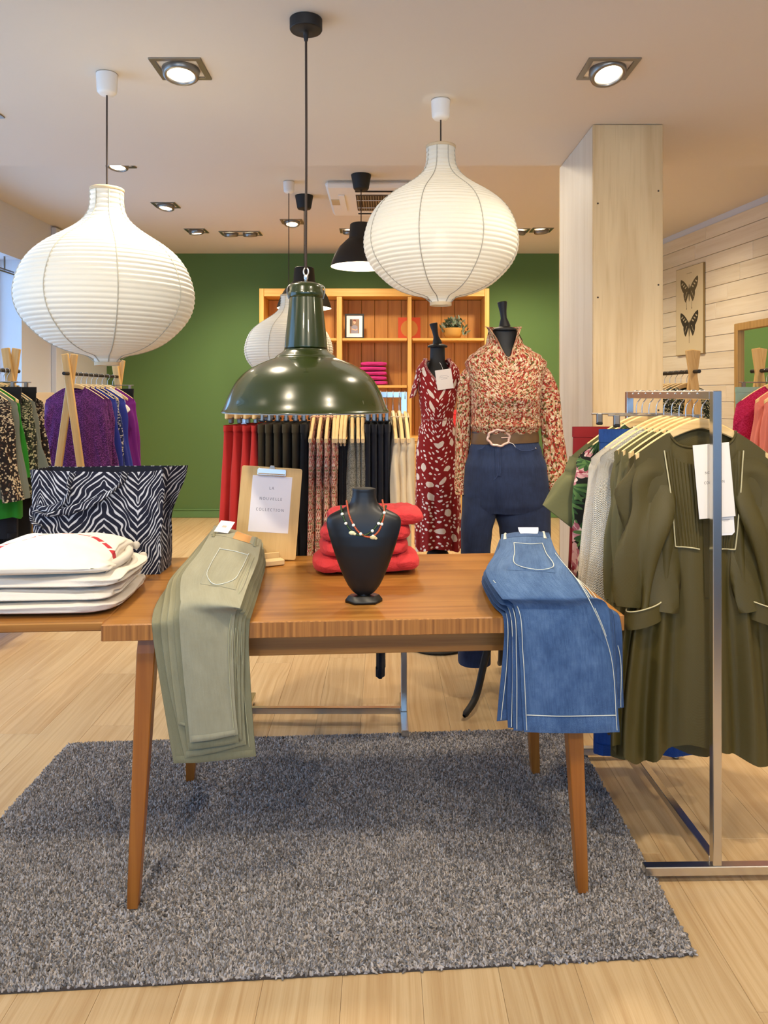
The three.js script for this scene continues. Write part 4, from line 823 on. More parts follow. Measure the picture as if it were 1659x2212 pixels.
// ---------------------------------------------------------------- garments on hangers; the origin is where the hook rests on the bar
const pw = (c, e) => Math.sign(c) * Math.pow(Math.abs(c), e);
function topShape({ half = 0.205, len = 0.6, body = 0.19, hem = 0.2, thick = 0.026, hemThick = 0.04, folds = 0.008, nFold = 9, neck = 0.07, neckDrop = 0.05, backDrop = 0.012, hemWave = 0.006, seed = 1, waist = 0, nu = 88, nv = 40 }) {
  const y0 = -HOOK - 0.004;
  const W = (v) => { const arm = smooth(0, 0.28, v); return lerp(half, lerp(body, hem, smooth(0.2, 1, v)), arm) * (1 - waist * Math.exp(-Math.pow((v - 0.42) / 0.12, 2))); };
  const T = (v) => lerp(0.012, lerp(thick, hemThick, v), smooth(0, 0.18, v));
  const ph = [0, 1, 2, 3].map((i) => hash(i, seed, 9) * 6.28);
  const P = (ang, v) => {
    const c = Math.cos(ang), s = Math.sin(ang), w = W(v);
    let x = w * pw(c, 0.75), z = T(v) * pw(s, 0.6);
    const f = folds * Math.pow(smooth(0.02, 1, v), 0.8) * (0.55 * Math.sin(nFold * ang + ph[0] + 1.3 * v) + 0.3 * Math.sin((nFold * 1.7 | 0) * ang + ph[1] - v) + 0.35 * Math.sin(4 * ang + ph[2] + 2 * v));
    z += f * pw(s, 0.4); x += f * 0.5 * c;
    const xt = half * pw(c, 0.75), k = Math.abs(xt);
    let yt = y0 - DROP * Math.pow(k / 0.2, BOW) + 0.006;
    if (k < neck) yt -= (s > 0 ? neckDrop : backDrop) * Math.pow(1 - Math.pow(k / neck, 2), 0.6);
    const yl = y0 - len + hemWave * Math.sin(5 * ang + ph[3]);
    return [x, lerp(yt, yl, v), z];
  };
  const geo = sheet(nu, nv, (u, v) => { const a = -u * 2 * Math.PI, p = P(a, v); return [...p, u * 4 * body, v * len]; }, true);
  // the front face at a given x and share of the way down
  const front = (x, v, up = 0.002) => { const w = W(v), c = pw(clamp(x / w, -0.98, 0.98), 1 / 0.75), p = P(Math.acos(clamp(c, -1, 1)), v); return V(x, p[1], p[2] + up); };
  return { geo, P, front, y0, W };
}
function sleeveGeo(side, { half = 0.205, sleeve = 0.5, cuffW = 0.042, topW = 0.085, out = 0.05, fwd = 0.0, puff = 0, seed = 1, bend = 0, zs = 0.03, folds = 0.006 }, nu = 28, nv = 26) {
  const y0 = -HOOK - 0.004 - DROP * Math.pow(half / 0.2, BOW);
  const cv = curve([[side * (half - 0.07), y0 - 0.005, -0.008], [side * (half - 0.06), y0 - 0.075, -0.004], [side * (half - 0.045 + out * 0.5), y0 - 0.07 - sleeve * 0.4, fwd * 0.5], [side * (half - 0.02 + out * 1.3 + bend), y0 - 0.05 - sleeve, fwd]]);
  return sheet(nu, nv, (u, v) => {
    const p = cv.getPoint(v), t = cv.getTangent(v), nx = V(t.y, -t.x, 0).normalize(), a = u * 2 * Math.PI;
    let w = lerp(topW, cuffW, Math.pow(v, 0.8)) * lerp(0.85, 1, smooth(0, 0.2, v)) + puff * Math.sin(Math.PI * Math.pow(v, 1.6)) * (v < 0.98 ? 1 : 0);
    const f = 1 + folds / w * (Math.sin(5 * a + v * 5 + seed) + 0.7 * Math.sin(11 * v + seed * 2 + 2 * a)) * smooth(0.15, 0.5, v);
    p.addScaledVector(nx, Math.cos(a) * w * f * -side); p.z += Math.sin(a) * Math.max(zs * lerp(0.4, 1, smooth(0, 0.2, v)), w * 0.36) * f;
    return [p.x, p.y, p.z, u * 0.24, v * sleeve];
  }, true);
}
function hangTop(name, label, category, mat, pos, turn, group, o = {}) {
  const t = thing(name, label, category, pos, turn, group), s = topShape(o);
  part('body', s.geo, mat, t);
  if (o.sleeve !== 0) for (const side of [-1, 1]) part('sleeve', sleeveGeo(side, o), o.sleeveMat ?? mat, t);
  part('neckband', tube(Array.from({ length: 24 }, (_, i) => { const a = -i / 24 * 6.283, nk = o.neck ?? 0.07, hf = o.half ?? 0.205, c = pw(clamp(Math.cos(a) * nk / hf, -1, 1), 1 / 0.75), p = s.P(Math.sin(a) < 0 ? -Math.acos(c) : Math.acos(c), 0); return p; }), 0.004, 60, 6, true), mat, t);
  t.userData.shape = undefined; delete t.userData.shape;
  return { t, s };
}
function hangTrousers(name, label, category, mat, pos, turn, group, { half = 0.18, len = 0.95, hem = 0.17, thick = 0.016, hemThick = 0.03, seed = 1, drop = 0.03, folds = 0.006, skirt = false } = {}) {
  const t = thing(name, label, category, pos, turn, group), y0 = -HOOK - drop;
  const P = (a, v) => {
    const c = Math.cos(a), s = Math.sin(a), w = lerp(half, hem, smooth(0, 1, v)), x = w * pw(c, 0.7);
    let z = lerp(thick, hemThick, smooth(0, 0.4, v)) * pw(s, 0.55);
    z *= skirt ? 1 : 1 - 0.8 * smooth(0.22, 0.3, v) * Math.exp(-Math.pow(x / (w * 0.1), 2));
    z += folds * v * (Math.sin(7 * a + seed) + Math.sin(3 * a + seed * 2 + 3 * v)) * pw(s, 0.5);
    return [x, y0 - len * v - (v > 0.99 ? 0 : 0), z];
  };
  part('body', sheet(64, 30, (u, v) => [...P(-u * 6.28318, v), u * 4 * half, v * len], true), mat, t);
  part('waistband', sheet(48, 3, (u, v) => { const p = P(-u * 6.28318, v * 0.04); return [p[0] * 1.012, p[1] + 0.001, p[2] * 1.16, u * 4 * half, v * 0.04]; }, true), mat, t);
  if (!skirt) for (const q of [-1, 1]) part('hem', sheet(24, 2, (u, v) => { const p = P(-u * 6.28318, 0.965 + 0.033 * v); return [q * hem * 0.53 + (p[0]) * 0.46, p[1], p[2] * 1.1 + 0.0005, u, v]; }, true), mat, t);
  return t;
}
// ---------------------------------------------------------------- square chrome racks
function chromeRack(label, pos, turn, L, H, foot, group) {
  const t = thing('chrome_rack', label, 'clothes rack', pos, turn, group), s = 0.026, y = 0.045;
  for (const q of [-1, 1]) {
    part('post', bar([0, y, q * L / 2], [0, H, q * L / 2], s, s, 0.002), M.chrome, t);
    part('foot', bar([-foot / 2, y - 0.013, q * L / 2], [foot / 2, y - 0.013, q * L / 2], s, 0.03, 0.002, [0, 1, 0]), M.chrome, t);
    for (const e of [-1, 1]) part('floor_glide', lathe([[0, 0], [0.013, 0.001], [0.014, 0.008], [0.008, 0.017], [0, 0.018]], 16).translate(e * (foot / 2 - 0.03), 0, q * L / 2), M.steel, t);
  }
  part('top_bar', bar([0, H - s / 2, -L / 2 + s / 2], [0, H - s / 2, L / 2 - s / 2], s, s, 0.002), M.chrome, t);
  part('bottom_bar', bar([0, y + 0.002, -L / 2 + s / 2], [0, y + 0.002, L / 2 - s / 2], s, s, 0.002), M.chrome, t);
  return t;
}
// right rack: its bar runs away from the viewer
{
  const RX = 0.955, RH = 1.418, zc = -2.6, L = 0.74, G = 'clothes on the right chrome rack', turn = 0.02;
  chromeRack('square chrome clothes rack on the right, hung with olive dresses and cream knits', [RX, 0, zc], turn, L, RH, 0.42, 'square chrome clothes racks');
  const on = (z) => [RX + (z - zc) * 0.02, RH - 0.002, z];
  const olive = { half: 0.2, len: 0.96, body: 0.2, hem: 0.27, thick: 0.02, hemThick: 0.028, folds: 0.009, nFold: 7, neck: 0.1, neckDrop: 0.085, backDrop: 0.035, hemWave: 0.02, sleeve: 0.42, topW: 0.068, cuffW: 0.05, puff: 0.012, out: 0.0, zs: 0.02, fwd: 0.008 };
  const items = [
    [-2.325, (p, l) => dressFront(p, l)],
    [-2.385, (p, l) => hangTop('dress', l, 'dress', C.olive, p, turn + 0.03, G, { ...olive, half: 0.202, seed: 5 }), 'olive dress hanging directly behind the front dress with the card'],
    [-2.44, (p, l) => hangTop('dress', l, 'dress', C.olivePale, p, turn - 0.02, G, { ...olive, half: 0.207, seed: 7, len: 0.9 }), 'paler olive dress, third on the right chrome rack from the front'],
    [-2.492, (p, l) => hangTop('dress', l, 'dress', C.olivePale, p, turn, G, { ...olive, half: 0.212, seed: 9, len: 0.86, puff: 0.012 }), 'pale olive dress hanging next to the cream waffle cardigan'],
    [-2.555, (p, l) => hangTop('cardigan', l, 'cardigan', C.waffle, p, turn, G, { half: 0.238, len: 0.62, body: 0.228, hem: 0.235, thick: 0.026, hemThick: 0.03, neck: 0.1, backDrop: 0.03, sleeve: 0.5, topW: 0.08, cuffW: 0.06, out: 0.02, seed: 11, zs: 0.028, fwd: 0.01 }), 'cream waffle knit cardigan with coarse texture between olive dress and plain knit'],
    [-2.62, (p, l) => hangTop('cardigan', l, 'cardigan', C.cream, p, turn, G, { half: 0.25, len: 0.6, body: 0.235, hem: 0.24, thick: 0.024, hemThick: 0.028, neck: 0.1, backDrop: 0.03, sleeve: 0.48, topW: 0.08, cuffW: 0.055, out: 0.02, seed: 13, zs: 0.026 }), 'smooth cream knit cardigan behind the waffle cardigan, before the jeans'],
    [-2.69, (p, l) => hangTrousers('hanging_jeans', l, 'jeans', M.denimBlue, p, turn, G, { half: 0.2, hem: 0.22, len: 1.13, seed: 3, drop: 0.05 }), 'dark blue jeans hung from a clip hanger, hem almost reaching the floor', true],
    [-2.76, (p, l) => hangTop('dress', l, 'dress', C.peony, p, turn, G, { half: 0.25, len: 0.85, body: 0.25, hem: 0.285, folds: 0.008, thick: 0.02, hemThick: 0.026, sleeve: 0.5, topW: 0.085, cuffW: 0.06, out: 0.0, zs: 0.022, neck: 0.09, seed: 17 }), 'black dress printed with green palms and pink peonies'],
    [-2.83, (p, l) => hangTop('t_shirt', l, 't-shirt', C.oliveTee, p, turn, G, { half: 0.262, len: 0.6, body: 0.24, hem: 0.24, thick: 0.02, hemThick: 0.026, sleeve: 0.17, topW: 0.09, cuffW: 0.085, out: 0.05, zs: 0.025, neck: 0.09, seed: 19 }), 'olive green short-sleeved t-shirt at the far end of the chrome rack'],
    [-2.89, (p, l) => hangTrousers('hanging_trousers', l, 'trousers', C.redDark, p, turn, G, { half: 0.24, hem: 0.27, len: 0.95, seed: 6, drop: 0.05 }), 'dark red trousers on a clip hanger behind the olive t-shirt', true],
  ];
  const HL = ['wooden hanger of the front olive dress, right behind the chrome post', 'second wooden hanger from the front on the right chrome rack', 'third wooden hanger from the front on the right chrome rack', 'fourth wooden hanger from the front on the right chrome rack', 'wooden hanger carrying the cream waffle cardigan', 'wooden hanger carrying the smooth cream cardigan', 'chrome clip hanger carrying the dark blue jeans', 'wooden hanger carrying the peony dress', 'wooden hanger carrying the olive t-shirt', 'chrome clip hanger carrying the dark red trousers'];
  items.forEach(([z, make, label, clip], i) => { make(on(z), label); hanger(HL[i], on(z), turn + [0, .03, -.02, 0, 0, 0, 0, 0, 0, 0][i], 'hangers on the right chrome rack', clip); });
  // the front dress with its pintucks, beaded trim and cuffs
  function dressFront(p, l) {
    const o = { ...olive, seed: 2, len: 1.0, folds: 0.032, nFold: 13, hemWave: 0.03, hemThick: 0.035, sleeve: 0.4, topW: 0.07, puff: 0.02, half: 0.205, nv: 64, nu: 144, out: 0.0, fwd: 0.025, zs: 0.026 };
    const { t, s } = hangTop('dress', 'front olive green dress with pintucked yoke, pale beaded trim and gathered sleeves', 'dress', C.olive, p, turn, G, o);
    for (const side of [-1, 1]) {
      // yoke panel: pintucks of real depth
      const xa = side < 0 ? -0.115 : 0.026, xb = side < 0 ? -0.026 : 0.115;
      part('pintuck_panel', sheet(70, 24, (u, v) => { const x = lerp(xa, xb, u), y = lerp(0.055, 0.335, v), q = s.front(x * lerp(1, 0.74, v), y, 0.003 + 0.0035 * Math.pow(Math.abs(Math.sin(u * Math.PI * 8)), 0.7)); return [q.x, q.y, q.z, x, y]; }), C.olive, t);
      const tx = side * 0.12;
      part('beaded_trim', tube(Array.from({ length: 16 }, (_, i) => s.front(tx * lerp(1, 0.74, i / 15), lerp(0.045, 0.34, i / 15), 0.005)), 0.0022, 60, 6), C.trim, t);
      part('beaded_trim', tube(Array.from({ length: 8 }, (_, i) => s.front(lerp(side * 0.089, side * 0.022, i / 7), 0.34 - 0.006 * Math.sin(i / 7 * 3.14), 0.006)), 0.0022, 30, 6), C.trim, t);
      // cuff
      const y0 = s.y0 - DROP * Math.pow(0.205 / 0.2, BOW), cx = side * 0.185, cy = y0 - 0.05 - 0.4;
      part('cuff', sheet(28, 4, (u, v) => { const a = u * 6.2832; return [cx + Math.cos(a) * (0.05 + 0.003 * v) * 1, cy + 0.008 - v * 0.055 + 0.016 * Math.cos(a) * -side, 0.026 + Math.sin(a) * 0.03, u * 0.2, v * 0.05]; }, true), C.olive, t);
      part('cuff_piping', tube(Array.from({ length: 20 }, (_, i) => { const a = i / 20 * 6.2832; return [cx + Math.cos(a) * 0.052, cy + 0.008 + 0.016 * Math.cos(a) * -side, 0.026 + Math.sin(a) * 0.032]; }), 0.002, 50, 6, true), C.trim, t);
    }
    part('placket', sheet(3, 24, (u, v) => { const q = s.front(lerp(-0.008, 0.008, u), lerp(0.02, 0.5, v), 0.003); return [q.x, q.y, q.z, u * 0.03, v * 0.4]; }), C.olive, t);
  }
  // card with print and price tag
  const c = thing('hang_card', 'white card reading NOUVELLE COLLECTION hung at the neck of the front olive dress', 'card', [RX + 0.006, 1.262, -2.26], 0);
  const txt = paint(400, 820, [0.106, 0.217], (x, w, h) => { x.fillStyle = '#efe7dc'; x.fillRect(0, 0, w, h); x.fillStyle = '#6b6763'; x.textAlign = 'center'; x.font = '40px sans-serif'; x.fillText('LA', w / 2, 230); x.fillText('NOUVELLE', w / 2, 330); x.fillText('COLLECTION', w / 2, 440); });
  part('card', triUV(cbox(0.107, 0.218, 0.0012, 0.0003)).translate(0, -0.109, 0), M.paper, c);
  const pg = new THREE.PlaneGeometry(0.106, 0.217); { const u = pg.attributes.uv; for (let i = 0; i < 4; i++) u.setXY(i, u.getX(i) * 0.106, u.getY(i) * 0.217); }
  part('printed_face', pg.translate(0, -0.109, 0.0009), std({ map: txt, roughness: 0.85 }), c);
  part('thread', tube([[0, -0.002, 0], [0.004, 0.02, -0.004], [0.01, 0.045, -0.012]], 0.0008, 12, 5), C.trim, c);
  c.rotation.z = 0.09;
  const pt = thing('price_tag', 'small white price tag with printed lines below the hang card', 'price tag', [RX + 0.052, 1.062, -2.268], 0);
  const pm = paint(160, 240, [0.05, 0.075], (x, w, h) => { x.fillStyle = '#f2ece2'; x.fillRect(0, 0, w, h); x.fillStyle = '#8a8078'; for (const [y, l] of [[80, 90], [95, 60]]) x.fillRect((w - l) / 2, y, l, 4); });
  part('tag', extr(poly([[-0.024, 0], [0.024, 0], [0.024, -0.062], [0.016, -0.07], [-0.024, -0.07]]), 0.001, 0.0002), M.paper, pt);
  const qg = new THREE.PlaneGeometry(0.04, 0.06); { const u = qg.attributes.uv; for (let i = 0; i < 4; i++) u.setXY(i, u.getX(i) * 0.05, u.getY(i) * 0.075); }
  part('printed_face', qg.translate(0, -0.034, 0.0014), std({ map: pm, roughness: 0.85 }), pt);
  part('thread', tube([[0, -0.002, 0.0005], [-0.006, 0.06, 0], [-0.03, 0.21, 0]], 0.0008, 12, 5), C.trim, pt);
  pt.rotation.z = 0.06;
}
// rear rack: its bar runs across the picture, clothes are seen edge-on
{
  const Z = -3.31, RH = 1.418, x0 = -0.6, x1 = 0.086, G = 'clothes on the rear chrome rack';
  chromeRack('square chrome clothes rack behind the table, full of clothes seen edge-on', [(x0 + x1) / 2, 0, Z], Math.PI / 2, x1 - x0, RH, 0.4, 'square chrome clothes racks');
  const X = (px) => (px - 829.5) * 3.13 / FOCAL, T = -Math.PI / 2, HG = 'hangers on the rear chrome rack';
  const put = (px, make, label, hl, clip, tilt = 0) => { const p = [X(px), RH - 0.002, Z]; make(p, label, T + tilt); hanger(hl, p, T + tilt, HG, clip); };
  const slim = { half: 0.195, body: 0.185, hem: 0.2, thick: 0.016, hemThick: 0.022, folds: 0.004, nu: 56, nv: 26 };
  const ord = ['leftmost', 'second', 'third', 'fourth', 'fifth'];
  [510, 524, 537, 549].forEach((px, i) => put(px, (p, l, t) => hangTrousers('hanging_trousers', l, 'trousers', C.red, p, t, G, { half: 0.19, hem: 0.235, len: 0.62, thick: 0.013, hemThick: 0.028, seed: i + 2, skirt: true, drop: 0.055 }), ['leftmost red skirt on the rear rack, flaring out over the green wall', 'second red skirt from the left on the rear rack', 'third red skirt from the left on the rear rack', 'fourth red skirt, next to the dark olive trousers'][i], ord[i] + ' pale wooden hanger above the red skirts', 2, -0.24 + i * 0.075));
  [563, 579, 597, 616, 637].forEach((px, i) => put(px, (p, l, t) => hangTrousers('hanging_trousers', l, 'trousers', C.cargo, p, t, G, { half: 0.19, hem: 0.18, len: 0.9, thick: 0.017, hemThick: 0.018, seed: i + 5, drop: 0.05, folds: 0.003 }), ['first dark olive trousers from the left, beside the red skirts', 'second dark olive trousers from the left on the rear rack', 'third dark olive trousers from the left, above the clipboard', 'fourth dark olive trousers from the left, above the clipboard clip', 'last dark olive trousers, beside the black ones'][i], ord[i] + ' clip hanger above the dark olive trousers', true));
  put(655, (p, l, t) => hangTrousers('hanging_trousers', l, 'trousers', C.black, p, t, G, { half: 0.19, hem: 0.18, len: 0.9, drop: 0.05, folds: 0.003 }), 'black trousers between dark olive trousers and floral dresses', 'clip hanger of the black trousers beside the floral dresses', true);
  [674, 689, 704, 718].forEach((px, i) => put(px, (p, l, t) => hangTop('dress', l, 'dress', C.floral, p, t, G, { ...slim, hem: 0.24, len: 0.95, sleeve: 0.2, topW: 0.05, cuffW: 0.03, zs: 0.013, out: -0.02, seed: i + 21, thick: 0.014, hemThick: 0.028, folds: 0.006 }), ['leftmost floral dress on the rear rack, beside the black trousers', 'second small-flowered dress from the left on the rear rack', 'third small-flowered dress from the left on the rear rack', 'rightmost floral dress, next to the empty wooden hangers'][i], ord[i] + ' wooden hanger above the floral dresses', false, 0.02 * i - 0.03));
  ['empty wooden hanger right of the floral dresses'].forEach((l, i) => hanger(l, [X(727), RH - 0.002, Z], T, HG, false));
  [736, 744].forEach((px, i) => put(px, (p, l, t) => hangTrousers('hanging_trousers', l, 'trousers', C.black, p, t, G, { half: 0.16, hem: 0.155, len: 0.6, thick: 0.012, hemThick: 0.013, seed: i + 8, drop: 0.132, folds: 0.002 }), ['black trousers folded over a low hanger bar beside the floral dresses', 'black trousers folded over a low hanger bar beside the grey tweed'][i], ['wooden hanger with black trousers over its bar, beside the floral dresses', 'wooden hanger with black trousers over its bar, beside the grey tweed'][i]));
  [757, 770, 780].forEach((px, i) => put(px, (p, l, t) => hangTop('coat', l, 'jacket', C.tweed, p, t, G, { ...slim, hem: 0.22, len: 0.72, sleeve: 0.42, topW: 0.05, cuffW: 0.035, zs: [0.024, 0.014, 0.014][i], out: 0.0, seed: i + 31, thick: [0.024, 0.014, 0.014][i], hemThick: [0.044, 0.016, 0.014][i] }), ['wide grey tweed jacket, leftmost of the tweeds on the rear rack', 'middle grey tweed jacket, narrow edge showing', 'rightmost grey tweed jacket beside the navy trousers'][i], ord[i] + ' wooden hanger above the tweed jackets', false, 0.04));
  [794, 808, 822, 836].forEach((px, i) => put(px, (p, l, t) => hangTrousers('hanging_trousers', l, 'trousers', C.navy, p, t, G, { half: 0.19, hem: 0.2, len: i === 2 ? 1.03 : 0.88, thick: 0.014, hemThick: 0.016, seed: i + 12, drop: 0.05, folds: 0.003 }), ['leftmost navy trousers on the rear rack, next to the grey tweed', 'second navy trousers from the left on the rear rack', 'longest navy trousers, hem showing below the table apron', 'rightmost navy trousers beside the beige t-shirts'][i], ord[i] + ' clip hanger above the navy trousers', true));
  [850, 864, 877].forEach((px, i) => put(px, (p, l, t) => hangTop('t_shirt', l, 't-shirt', C.beige, p, t, G, { ...slim, len: 0.62, sleeve: 0.26, topW: 0.075, cuffW: 0.065, zs: 0.02, out: 0.05, seed: i + 41, thick: 0.014, hemThick: 0.018 }), ['leftmost beige t-shirt on the rear rack, sleeve opening turned forwards', 'middle beige t-shirt on the rear rack', 'rightmost beige t-shirt, beside the rack post'][i], ord[i] + ' wooden hanger above the beige t-shirts', false, 0.05));
}
// ---------------------------------------------------------------- wooden A-frame racks
const rackWood = std({ map: wood(0xd9b272, 0xb98a49, [1.2, 0.3], 1501, 12, 0.4, [512, 256]), roughness: 0.55 });
function aFrameRack(label, x, z0, z1, group, H = 1.55) {
  const t = thing('a_frame_rack', label, 'clothes rack', [x, 0, (z0 + z1) / 2], 0, group), L = Math.abs(z1 - z0);
  for (const q of [-1, 1]) for (const e of [-1, 1]) {
    const top = [-e * 0.028, H + 0.14, q * L / 2 + e * 0.013], foot = [e * 0.21, 0, q * L / 2 + e * 0.013];
    part('leg', bar(foot, top, 0.05, 0.025, 0.004), rackWood, t);
  }
  part('hanging_bar', rod([0, H, -L / 2 - 0.1], [0, H, L / 2 + 0.1], 0.012, 14), M.black, t);
  for (const e of [-1, 1]) part('stretcher', bar([e * 0.185, 0.18, -L / 2], [e * 0.185, 0.18, L / 2], 0.04, 0.02, 0.003), rackWood, t);
  part('shelf', triUV(cbox(0.36, 0.02, L - 0.03, 0.003), 'z').translate(0, 0.2, 0), rackWood, t);
  return (z) => [x, H + 0.01, z];
}
const rack = (on, turn, G, list) => list.forEach(([z, kind, mat, label, hl, o = {}]) => {
  const p = on(z);
  if (kind === 'trousers') hangTrousers('hanging_trousers', label, 'trousers', mat, p, turn, G, { half: 0.17, ...o }); else hangTop(kind, label, { t_shirt: 't-shirt' }[kind] ?? kind, mat, p, turn, G, { nu: 56, nv: 26, ...o });
  hanger(hl, p, turn, 'hangers on the wooden racks', kind === 'trousers');
});
{
  const on = aFrameRack('pale wooden A-frame rack with purple sparkly sweaters near the green wall', -2.23, -5.45, -6.45, 'wooden A-frame clothes racks');
  const k = { half: 0.215, len: 0.62, body: 0.2, hem: 0.22, folds: 0.012, sleeve: 0.5, topW: 0.085, cuffW: 0.05, out: 0.02 };
  rack(on, 0.02, 'clothes on the purple wooden rack', [
    [-5.56, 'sweater', C.purple, 'front purple sparkly sweater behind the wooden A-frame legs', 'wooden hanger of the front purple sweater', { ...k, seed: 51, nFold: 13 }],
    [-5.66, 'sweater', C.purple, 'second purple sparkly sweater, edge showing behind the front one', 'second wooden hanger on the purple rack', { ...k, seed: 52, len: 0.66 }],
    [-5.76, 'blouse', C.cobalt, 'cobalt blue blouse between purple sweaters and patterned top', 'wooden hanger of the cobalt blouse', { ...k, seed: 53, len: 0.6 }],
    [-5.86, 'blouse', C.leopardBlue, 'cream and navy spotted blouse on the purple rack', 'wooden hanger of the cream and navy blouse', { ...k, seed: 54, len: 0.66, half: 0.2 }],
    [-5.96, 'sweater', C.cobalt, 'blue sweater with long sleeve on the purple rack', 'wooden hanger of the blue sweater', { ...k, seed: 55, len: 0.6 }],
    [-6.08, 'blouse', C.white, 'white top peeping out behind the blue sweater', 'wooden hanger of the white top', { ...k, half: 0.17, body: 0.16, hem: 0.18, sleeve: 0.1, seed: 56, len: 0.55 }],
    [-6.2, 'sweater', C.violet, 'violet sweater at the far end of the purple rack', 'wooden hanger of the violet sweater', { ...k, seed: 57 }],
    [-6.32, 'trousers', C.black, 'black trousers last on the purple rack', 'clip hanger of the black trousers last on the purple rack', { len: 0.8 }],
  ]);
}
{
  const on = aFrameRack('pale wooden A-frame rack by the window with leopard blouses and green tops', -2.31, -3.95, -4.76, 'wooden A-frame clothes racks');
  const k = { half: 0.215, len: 0.6, body: 0.2, hem: 0.22, folds: 0.01, sleeve: 0.5, topW: 0.085, cuffW: 0.05, out: 0.03 };
  rack(on, 0.0, 'clothes on the window rack', [
    [-4.02, 'sweater', C.greyGreen, 'grey sweater at the near end of the window rack, mostly outside the picture', 'wooden hanger of the near grey sweater', { ...k, seed: 60 }],
    [-4.3, 'blouse', C.leopardBrown, 'brown leopard print blouse, nearest in view on the window rack', 'wooden hanger of the nearest leopard blouse', { ...k, seed: 61, len: 0.56 }],
    [-4.37, 'sweater', C.greyGreen, 'grey-green sweatshirt behind the nearest leopard blouse', 'wooden hanger of the grey-green sweatshirt', { ...k, seed: 62, len: 0.66 }],
    [-4.43, 'blouse', C.green, 'bright green long top on the window rack', 'wooden hanger of the bright green top', { ...k, seed: 63, len: 0.78, half: 0.2, sleeve: 0.4 }],
    [-4.49, 'trousers', C.navy, 'dark navy trousers hanging lowest on the window rack', 'clip hanger of the dark navy trousers on the window rack', { len: 0.88, half: 0.19 }],
    [-4.55, 'blouse', C.leopardGreen, 'green leopard print blouse in the middle of the window rack', 'wooden hanger of the green leopard blouse', { ...k, seed: 64, len: 0.62 }],
    [-4.6, 'sweater', C.greyGreen, 'grey jacket before the last leopard blouse on the window rack', 'wooden hanger of the grey jacket', { ...k, seed: 65, len: 0.55, out: 0.07 }],
    [-4.66, 'trousers', C.black, 'black trousers with clips at the far end of the window rack', 'clip hanger of the black trousers on the window rack', { len: 0.95, half: 0.2, drop: 0.03 }],
    [-4.71, 'blouse', C.leopardBrown, 'brown leopard print blouse, farthest on the window rack', 'wooden hanger of the farthest leopard blouse', { ...k, seed: 66, len: 0.6 }],
  ]);
}
{
  const on = aFrameRack('wooden A-frame rack below the butterfly poster, partly behind the column', 1.99, -4.95, -5.95, 'wooden A-frame clothes racks');
  const k = { half: 0.215, len: 0.62, body: 0.2, hem: 0.22, folds: 0.01, sleeve: 0.5, topW: 0.085, cuffW: 0.05, out: 0.02 };
  rack(on, 0, 'clothes on the poster rack', [
    [-5.05, 'blouse', C.leopardGreen, 'black and cream patterned blouse in front on the poster rack', 'wooden hanger of the black and cream blouse', { ...k, seed: 71 }],
    [-5.15, 'sweater', C.greyGreen, 'grey-green sweater just behind the patterned blouse on the poster rack', 'wooden hanger of the grey-green sweater on the poster rack', { ...k, seed: 72, half: 0.22 }],
    [-5.25, 'blouse', C.beige, 'beige top on the poster rack', 'wooden hanger of the beige top on the poster rack', { ...k, seed: 73 }],
    [-5.35, 'blouse', C.redDark, 'dark red top on the poster rack beside the column', 'wooden hanger of the dark red top', { ...k, seed: 74, half: 0.19 }],
    [-5.45, 'blouse', C.cream, 'cream top on the poster rack beside the column', 'wooden hanger of the cream top beside the column', { ...k, seed: 75 }],
  ]);
}
{
  const on = aFrameRack('wooden A-frame rack at the right picture edge with magenta and pink clothes', 2.33, -3.85, -4.77, 'wooden A-frame clothes racks');
  const on2 = on;
  const k = { half: 0.215, len: 0.62, body: 0.2, hem: 0.22, folds: 0.01, sleeve: 0.5, topW: 0.085, cuffW: 0.05, out: 0.03 };
  rack(on2, 0, 'clothes on the pink rack', [
    [-4.68, 'trousers', C.mint, 'pale mint trousers on clips behind the magenta sweater', 'clip hanger of the mint trousers', { len: 0.8, half: 0.19, drop: 0.03 }],
    [-4.57, 'sweater', C.magenta, 'magenta knitted sweater on the rack at the right edge', 'wooden hanger of the magenta sweater', { ...k, seed: 81, half: 0.23, out: 0.06 }],
    [-4.4, 'blouse', C.pink, 'salmon pink blouse right behind the second pink one', 'wooden hanger of the rear salmon blouse', { ...k, seed: 82, half: 0.195 }],
    [-4.3, 'blouse', C.pink, 'salmon pink blouse next to the striped shirt', 'wooden hanger of the front salmon blouse', { ...k, seed: 83, half: 0.19 }],
    [-4.19, 'shirt', C.stripe, 'white and grey striped shirt next to the salmon blouses', 'wooden hanger of the striped shirt', { ...k, seed: 84, half: 0.19 }],
    [-4.06, 'blouse', C.rose, 'pink-purple blouse nearest on the rack, cut by the right picture edge', 'wooden hanger of the pink-purple blouse', { ...k, seed: 85, half: 0.2 }],
  ]);
}
